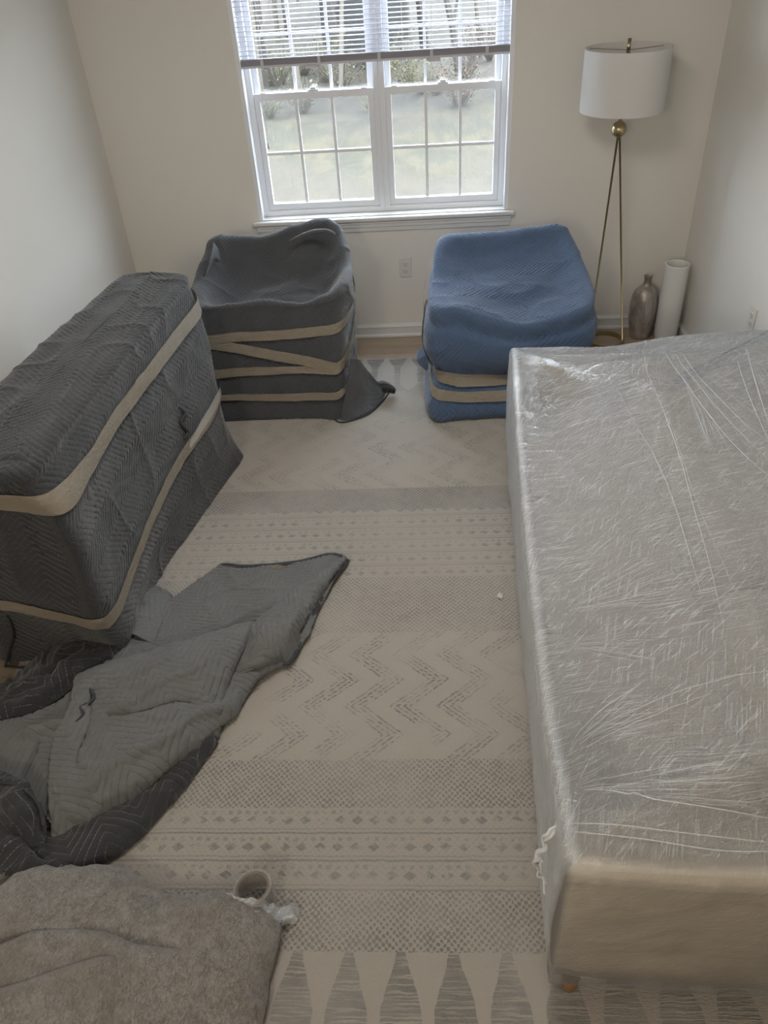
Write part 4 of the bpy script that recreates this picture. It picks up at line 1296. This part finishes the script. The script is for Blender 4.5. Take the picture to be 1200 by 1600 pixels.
CREASES = [([(1020, 548), (1060, 585), (1100, 640), (1150, 700), (1200, 745)], .004), ([(1035, 546), (1080, 590), (1130, 650), (1200, 720)], .003), ([(1048, 546), (1100, 600), (1160, 660), (1210, 700)], .003),
           ([(1100, 605), (1060, 625), (1030, 640), (980, 650), (900, 665), (850, 690)], .003), ([(1165, 570), (1130, 590), (1100, 605), (1070, 618)], .003),
           ([(1165, 545), (1180, 600), (1200, 660)], .004), ([(1150, 560), (1170, 620), (1205, 700)], .003),
           ([(1000, 548), (1010, 580), (1035, 640), (1060, 710), (1085, 800), (1110, 890), (1130, 980)], .003), ([(960, 600), (990, 660), (1020, 710), (1050, 780), (1075, 860), (1095, 930)], .003),
           ([(850, 770), (880, 730), (930, 700), (990, 680)], .0025), ([(1040, 640), (1060, 700), (1090, 790), (1150, 930)], .002),
           ([(905, 1165), (950, 1130), (1000, 1105), (1080, 1075), (1200, 1050)], .003), ([(915, 1170), (960, 1145), (1020, 1120), (1110, 1085)], .003), ([(900, 1150), (940, 1110), (985, 1080), (1000, 1070)], .003),
           ([(910, 1235), (960, 1238), (1020, 1250), (1100, 1262), (1200, 1280)], .004), ([(905, 1228), (960, 1215), (1040, 1200)], .002), ([(905, 1232), (980, 1226), (1080, 1224), (1200, 1222)], .002),
           ([(890, 1288), (960, 1290), (1060, 1302), (1200, 1318)], .003), ([(885, 1300), (1000, 1312), (1120, 1330), (1200, 1332)], .003)]
for pth, wd in CREASES:
    Q, rr = strand(pth, wd * .38)
    MB().tube([q for q in Q], rr, 6, squash=.55).build('film_crease', M['strand'], so, smooth=True)
# fans of fine stretch lines, joined
rs = random.Random(3)
fan = MB()
def fan_lines(cx, cy, ang0, ang1, r0, r1, n, wd=.0009):
    for _ in range(n):
        a = math.radians(rs.uniform(ang0, ang1)); s = rs.uniform(r0, r1 * .7); e = s + rs.uniform(.25, 1.0) * (r1 - s)
        p = [(cx + math.cos(a) * s, cy - math.sin(a) * s * .8), (cx + math.cos(a) * (s + e) / 2, cy - math.sin(a) * (s + e) / 2 * .8 + rs.uniform(-3, 3)), (cx + math.cos(a) * e, cy - math.sin(a) * e * .8)]
        Q, rr = strand(p, wd * rs.uniform(.4, .8))
        fan.tube(list(Q[::2]), rr[::2], 4, squash=.6, cap=False)
fan_lines(902, 1236, -8, 14, 10, 290, 26)
fan_lines(880, 1175, 12, 50, 20, 190, 30)
fan_lines(860, 960, 5, 40, 20, 220, 46)
fan_lines(860, 700, 5, 35, 10, 190, 30)
fan_lines(1050, 545, -75, -35, 20, 240, 40)
fan_lines(1165, 540, -80, -40, 20, 200, 24)
fan_lines(880, 1010, -20, 25, 15, 150, 30)
fo = fan.build('stretch_lines', M['strand'], so, smooth=True); tag(fo, kind='stuff')
# bunched knot of film at the near front corner
for j, (pth, wd) in enumerate([([(902, 1238, .610), (888, 1262, .600), (868, 1290, .575), (850, 1320, .53), (836, 1350, .47)], .009), ([(898, 1246, .612), (880, 1275, .60), (858, 1305, .56), (842, 1340, .49), (850, 1380, .40)], .006),
                               ([(836, 1345, .475), (834, 1360, .44), (846, 1368, .42), (852, 1400, .36)], .005)]):
    pts = [to_sofa(at(*p)) for p in pth]
    Q = cr_eval(np.array(pts), np.linspace(0, len(pts) - 1, 60), False)
    Q = Q + np.stack([noise(Q + j, 60), noise(Q + 9 + j, 60), noise(Q + 20, 60)], -1) * .010
    rr = [wd * .8 * (.5 + .35 * math.sin(i * .23 + j) ** 2) for i in range(60)]
    MB().tube(list(Q), rr, 7, squash=.5).build('film_bunch', M['strand'], so, smooth=True)
# little free tail at the foot of the film
tl = [to_sofa(at(*p)) for p in ((786, 930, .02), (780, 926, .03), (776, 932, .02), (784, 936, .015))]
MB().add(tl + [p + np.array([.001, 0, .004]) for p in tl], [(0, 1, 2, 3), (7, 6, 5, 4), (0, 4, 5, 1), (1, 5, 6, 2), (2, 6, 7, 3), (3, 7, 4, 0)]).build('film_tail', M['strand'], so)

# ================================================================== FLOOR LAMP
lx, ly = .974, 4.16
lp = empty('floor_lamp', (lx, ly, 0), label='brass floor lamp with white drum shade, ball joint and slim legs in the right corner', cat='lamp')
L = lambda p: (p[0] - lx, p[1] - ly, p[2])
cxr, cyr, rr_ = 1.050, 4.20, .104
ringp = MB()
n = 64
v, f = [], []
for k in range(n):
    th = 2 * PI * k / n
    for (r_, z_) in ((rr_, 0), (rr_, .028), (rr_ - .006, .028), (rr_ - .006, 0)):
        v.append(L((cxr + r_ * math.cos(th), cyr + r_ * math.sin(th), z_)))
for k in range(n):
    k2 = (k + 1) % n
    for q in range(4):
        f.append((4 * k + q, 4 * k2 + q, 4 * k2 + (q + 1) % 4, 4 * k + (q + 1) % 4))
ringp.add(v, f).build('base_ring', M['brass'], lp, smooth=False)
top_z = 1.14
for foot in ((1.151, 4.20), (.949, 4.18)):
    MB().tube([L((foot[0], foot[1], .0)), L((lx + (foot[0] - lx) * .03, ly + (foot[1] - ly) * .03, top_z))], .0055, 12).build('leg', M['brass'], lp, smooth=True)
MB().lathe([(.001 + .037 * math.sin(PI * k / 20), -.037 * math.cos(PI * k / 20)) for k in range(21)], 32, (0, 0, 1.152)).build('ball_joint', M['brass'], lp, smooth=True)
MB().tube([(0, 0, 1.18), (0, 0, 1.50)], .009, 14).build('stem', M['brass'], lp, smooth=True)
MB().tube([(0, 0, 1.49), (0, 0, 1.535)], .0085, 14).build('finial', M['brass'], lp, smooth=True)
SR, z0s, z1s = .198, 1.236, 1.500
prof = [(SR, z0s), (SR, z1s), (SR - .0025, z1s), (SR - .0025, z0s), (SR, z0s)]
shd = MB().lathe(prof, 72, (0, 0, 0), False).build('lamp_shade', M['shade'], lp, smooth=True)
shd.modifiers.new('split', 'EDGE_SPLIT').split_angle = math.radians(40)
sp = MB()
for k in range(3):
    th = 2 * PI * k / 3 + .4
    sp.tube([(0, 0, z1s - .012), (SR * math.cos(th) * .985, SR * math.sin(th) * .985, z1s - .012)], .002, 6)
sp.build('shade_spider', M['brass'], lp)
MB().lathe([(.012, 1.30), (.014, 1.31), (.018, 1.33), (.029, 1.37), (.030, 1.39), (.022, 1.415), (.006, 1.425)], 20, (.0, 0, 0)).build('bulb', M['white_resin'], lp, smooth=True)

# ================================================================== VASES
va = empty('bottle_vase', (1.262, 4.270, -.002), label='tarnished silver bottle-shaped vase on the floor between lamp and white cylinder', cat='vase')
pr_ = [(.040, 0), (.052, .006), (.060, .03), (.070, .08), (.077, .14), (.079, .19), (.075, .235), (.064, .272), (.045, .298), (.028, .312), (.0215, .325), (.020, .345), (.023, .362), (.0245, .366), (.0205, .366), (.017, .350), (.017, .325), (.020, .31)]
pr_ = cr_eval(np.array(pr_), np.linspace(0, len(pr_) - 1, 70), False)
MB().lathe([tuple(p) for p in pr_], 48).build('vase_body', M['silver'], va, smooth=True)
MB().lathe([(.001, .3105), (.0195, .311)], 24, cap_bottom=False).build('vase_inside', M['dark_slot'], va)
vb = empty('cylinder_vase', (1.388, 4.195, -.002), label='tall white cylindrical vase on the floor in the right back corner', cat='vase')
pr_ = [(.020, 0), (.040, .003), (.055, .018), (.062, .05), (.0635, .10), (.0645, .25), (.066, .40), (.0665, .450), (.0663, .4535), (.0655, .4555), (.0640, .4565), (.0600, .4565), (.0585, .4555), (.0577, .4535), (.0575, .450), (.057, .40), (.055, .1), (.030, .04), (.002, .036)]
MB().lathe(pr_, 48).build('vase_body', M['white_resin'], vb, smooth=True)

# ================================================================== OUTDOORS
gx = np.linspace(-26, 26, 140); gy = np.linspace(YB + T + .02, 60, 160)
GX, GY = np.meshgrid(gx, gy, indexing='ij')
def ground_z(x, y):
    b = -.45 + .06 * np.maximum(y - 9, 0) * .5
    return b + np.maximum(y - 19, 0) * .085 + .05 * np.sin(x * .7 + y * .4)
GZ = ground_z(GX, GY)
Pg_ = np.stack([GX, GY, GZ], -1)
Pg_[..., 2] += fbm(Pg_, .8, 3) * .04
go = grid_mesh('lawn', Pg_, Pg_[..., :2], M['lawn'])
go.name = 'ground'
tag(go, kind='structure')
def tree_mesh(seed, h, r0, depth=4, spread=.5, twig=.011):
    rt = random.Random(seed)
    mb = MB()
    tips = []
    def grow(p, d, L, r_, lev):
        n = 4
        pts = [p]
        dd = np.array(d)
        for k in range(n):
            dd = dd + np.array([rt.uniform(-.12, .12), rt.uniform(-.12, .12), rt.uniform(-.02, .06)])
            dd /= np.linalg.norm(dd)
            pts.append(pts[-1] + dd * L / n)
        rads = [r_ * (1 - .5 * k / n) for k in range(n + 1)]
        mb.tube(pts, rads, 6 if lev == 0 else 3, cap=False)
        if lev >= depth:
            tips.append(pts[-1]); tips.append(pts[2]); return
        nb = 6 if lev == 0 else rt.choice((3, 4))
        for _ in range(nb):
            k = rt.randint(1, n)
            a = rt.uniform(0, 2 * PI)
            side = np.array([math.cos(a), math.sin(a), rt.uniform(.1, .8)])
            nd = dd * (.9 - spread * .6) + side * spread * 1.3
            nd /= np.linalg.norm(nd)
            grow(pts[k], nd, L * rt.uniform(.42, .66), max(rads[k] * .55, twig), lev + 1)
    grow(np.array([0, 0, -.2]), np.array([rt.uniform(-.06, .06), rt.uniform(-.06, .06), 1.0]), h * .55, r0, 0)
    return mb, tips
protos = []
for i, (h, r0, mt, lf) in enumerate(((7.5, .085, 'bark', None), (6.5, .06, 'pale_bark', 'bud_green'), (8.5, .11, 'bark', 'bud_olive'), (5.5, .045, 'pale_bark', None))):
    mb, tips = tree_mesh(20 + i, h, r0)
    tm = bpy.data.meshes.new('trunk'); tm.from_pydata(mb.v, [], mb.f); tm.materials.append(M[mt]); tm.update()
    lm = None
    if lf:
        lb = MB(); rt = random.Random(i)
        for t_ in tips:
            for _ in range(3):
                c = t_ + np.array([rt.uniform(-.18, .18) for _ in range(3)]); s = rt.uniform(.02, .045)
                a = np.array([rt.uniform(-1, 1) for _ in range(3)]) * s; b = np.array([rt.uniform(-1, 1) for _ in range(3)]) * s
                lb.add([c - a, c + b, c + a, c - b], [(0, 1, 2, 3)])
        lm = bpy.data.meshes.new('buds'); lm.from_pydata(lb.v, [], lb.f); lm.materials.append(M[lf]); lm.update()
    protos.append((tm, lm))
rt = random.Random(11)
labs = ['bare dark slender tree at the edge of the wood outside', 'pale slender tree with yellow-green buds in the wood outside', 'larger dark tree with sparse olive buds in the wood outside', 'thin pale bare sapling at the edge of the wood outside']
for i in range(46):
    y_ = rt.uniform(14.8, 27)
    x_ = rt.uniform(-.30 * y_ - .3, .15 * y_ + .3)
    k = rt.randrange(4)
    tm, lm = protos[k]
    r_ = empty('woodland_tree', (x_, y_, float(ground_z(x_, y_))), rt.uniform(0, 6.28), label=labs[k], cat='tree', group=labs[k].split(' ')[0] + ' trees of the wood, kind %s' % ('abcd'[k]))
    r_['group'] = ['bare dark trees', 'budding pale trees', 'olive-budded dark trees', 'pale saplings'][k] + ' beyond the lawn'
    s = rt.uniform(.8, 1.2); r_.scale = (s, s, s)
    o = link(bpy.data.objects.new('trunk', tm), r_)
    if lm: tag(link(bpy.data.objects.new('buds', lm), r_), kind='stuff')
def bush_mesh(seed, leafm, n=60, h=1.0, w_=.7):
    rt_ = random.Random(seed); mb = MB(); lb = MB()
    for _ in range(n):
        a = rt_.uniform(0, 2 * PI); e = rt_.uniform(.2, 1.2)
        p1 = np.array([math.cos(a) * w_ * rt_.uniform(.2, 1), math.sin(a) * w_ * rt_.uniform(.2, 1), h * rt_.uniform(.4, 1)])
        p0 = p1 * np.array([.15, .15, 0])
        pm = (p0 + p1) / 2 + np.array([rt_.uniform(-.1, .1), rt_.uniform(-.1, .1), .1])
        mb.tube([p0, pm, p1], [.008, .006, .003], 3, cap=False)
        for _ in range(9):
            t_ = rt_.uniform(.3, 1.05); c = (p0 * (1 - t_) + p1 * t_) + np.array([rt_.uniform(-.08, .08) for _ in range(3)]); s = rt_.uniform(.012, .035)
            aa = np.array([rt_.uniform(-1, 1) for _ in range(3)]) * s; b = np.array([rt_.uniform(-1, 1) for _ in range(3)]) * s
            lb.add([c - aa, c + b, c + aa, c - b], [(0, 1, 2, 3)])
    return mb, lb
bp_ = []
for i, lf in enumerate(('bud_green', 'bud_olive', 'russet')):
    mb, lb = bush_mesh(40 + i, lf)
    tm = bpy.data.meshes.new('stems'); tm.from_pydata(mb.v, [], mb.f); tm.materials.append(M['pale_bark']); tm.update()
    lm = bpy.data.meshes.new('leaves'); lm.from_pydata(lb.v, [], lb.f); lm.materials.append(M[lf]); lm.update()
    bp_.append((tm, lm))
for i in range(30):
    y_ = rt.uniform(13.2, 17.0); x_ = -.30 * y_ + (i + rt.uniform(0, 1)) / 30 * (.45 * y_ + .6)
    k = 2 if -.2 < x_ - .5 < 1.2 and rt.random() < .8 else rt.choice((0, 1))
    r_ = empty('shrub', (x_, y_, float(ground_z(x_, y_))), rt.uniform(0, 6.28),
               label=['bright yellow-green budding shrub along the far edge of the lawn', 'twiggy olive shrub along the far edge of the lawn', 'russet-leaved shrub along the far edge of the lawn'][k], cat='shrub',
               group=['yellow-green shrubs', 'olive shrubs', 'russet shrubs'][k] + ' beyond the lawn')
    s = rt.uniform(.35, .8); r_.scale = (s, s, s * rt.uniform(.7, 1.1))
    tag(link(bpy.data.objects.new('stems', bp_[k][0]), r_), kind='stuff')
    tag(link(bpy.data.objects.new('leaves', bp_[k][1]), r_), kind='stuff')
# grey shed and pale house seen between the trees
def house(name, loc, sx, sy, hz, wall, label, cat, wins):
    r_ = empty(name, loc, 0, label=label, cat=cat)
    MB().box(-sx / 2, sx / 2, -sy / 2, sy / 2, -.3, hz).build('wall', M[wall], r_)
    MB().add([(-sx / 2 - .15, -sy / 2 - .15, hz), (sx / 2 + .15, -sy / 2 - .15, hz), (sx / 2 + .15, sy / 2 + .15, hz), (-sx / 2 - .15, sy / 2 + .15, hz), (-sx / 2 - .15, 0, hz + sy * .3), (sx / 2 + .15, 0, hz + sy * .3)],
             [(0, 1, 5, 4), (2, 3, 4, 5), (0, 4, 3), (1, 2, 5), (3, 2, 1, 0)]).build('roof', M['roofing'], r_)
    for (wx, wz) in wins:
        wo = MB().box(wx - .5, wx + .5, -sy / 2 - .04, -sy / 2, wz - .6, wz + .6).build('window', M['siding'], r_)
        MB().box(wx - .42, wx + .42, -sy / 2 - .05, -sy / 2 - .038, wz - .52, wz + .52).build('pane', M['pane_dark'], wo)
house('garden_shed', (-1.05, 17.5, .05), 1.5, 1.2, 1.3, 'shed_grey', 'small dark grey shed between the trees, seen under the blind', 'shed', [])
house('neighbour_house', (-6.8, 33.0, 1.3), 7.0, 5.0, 3.2, 'siding', 'pale house behind the wood at the left side of the window view', 'house', [(-2, 1.6), (0, 1.6), (2, 1.6)])
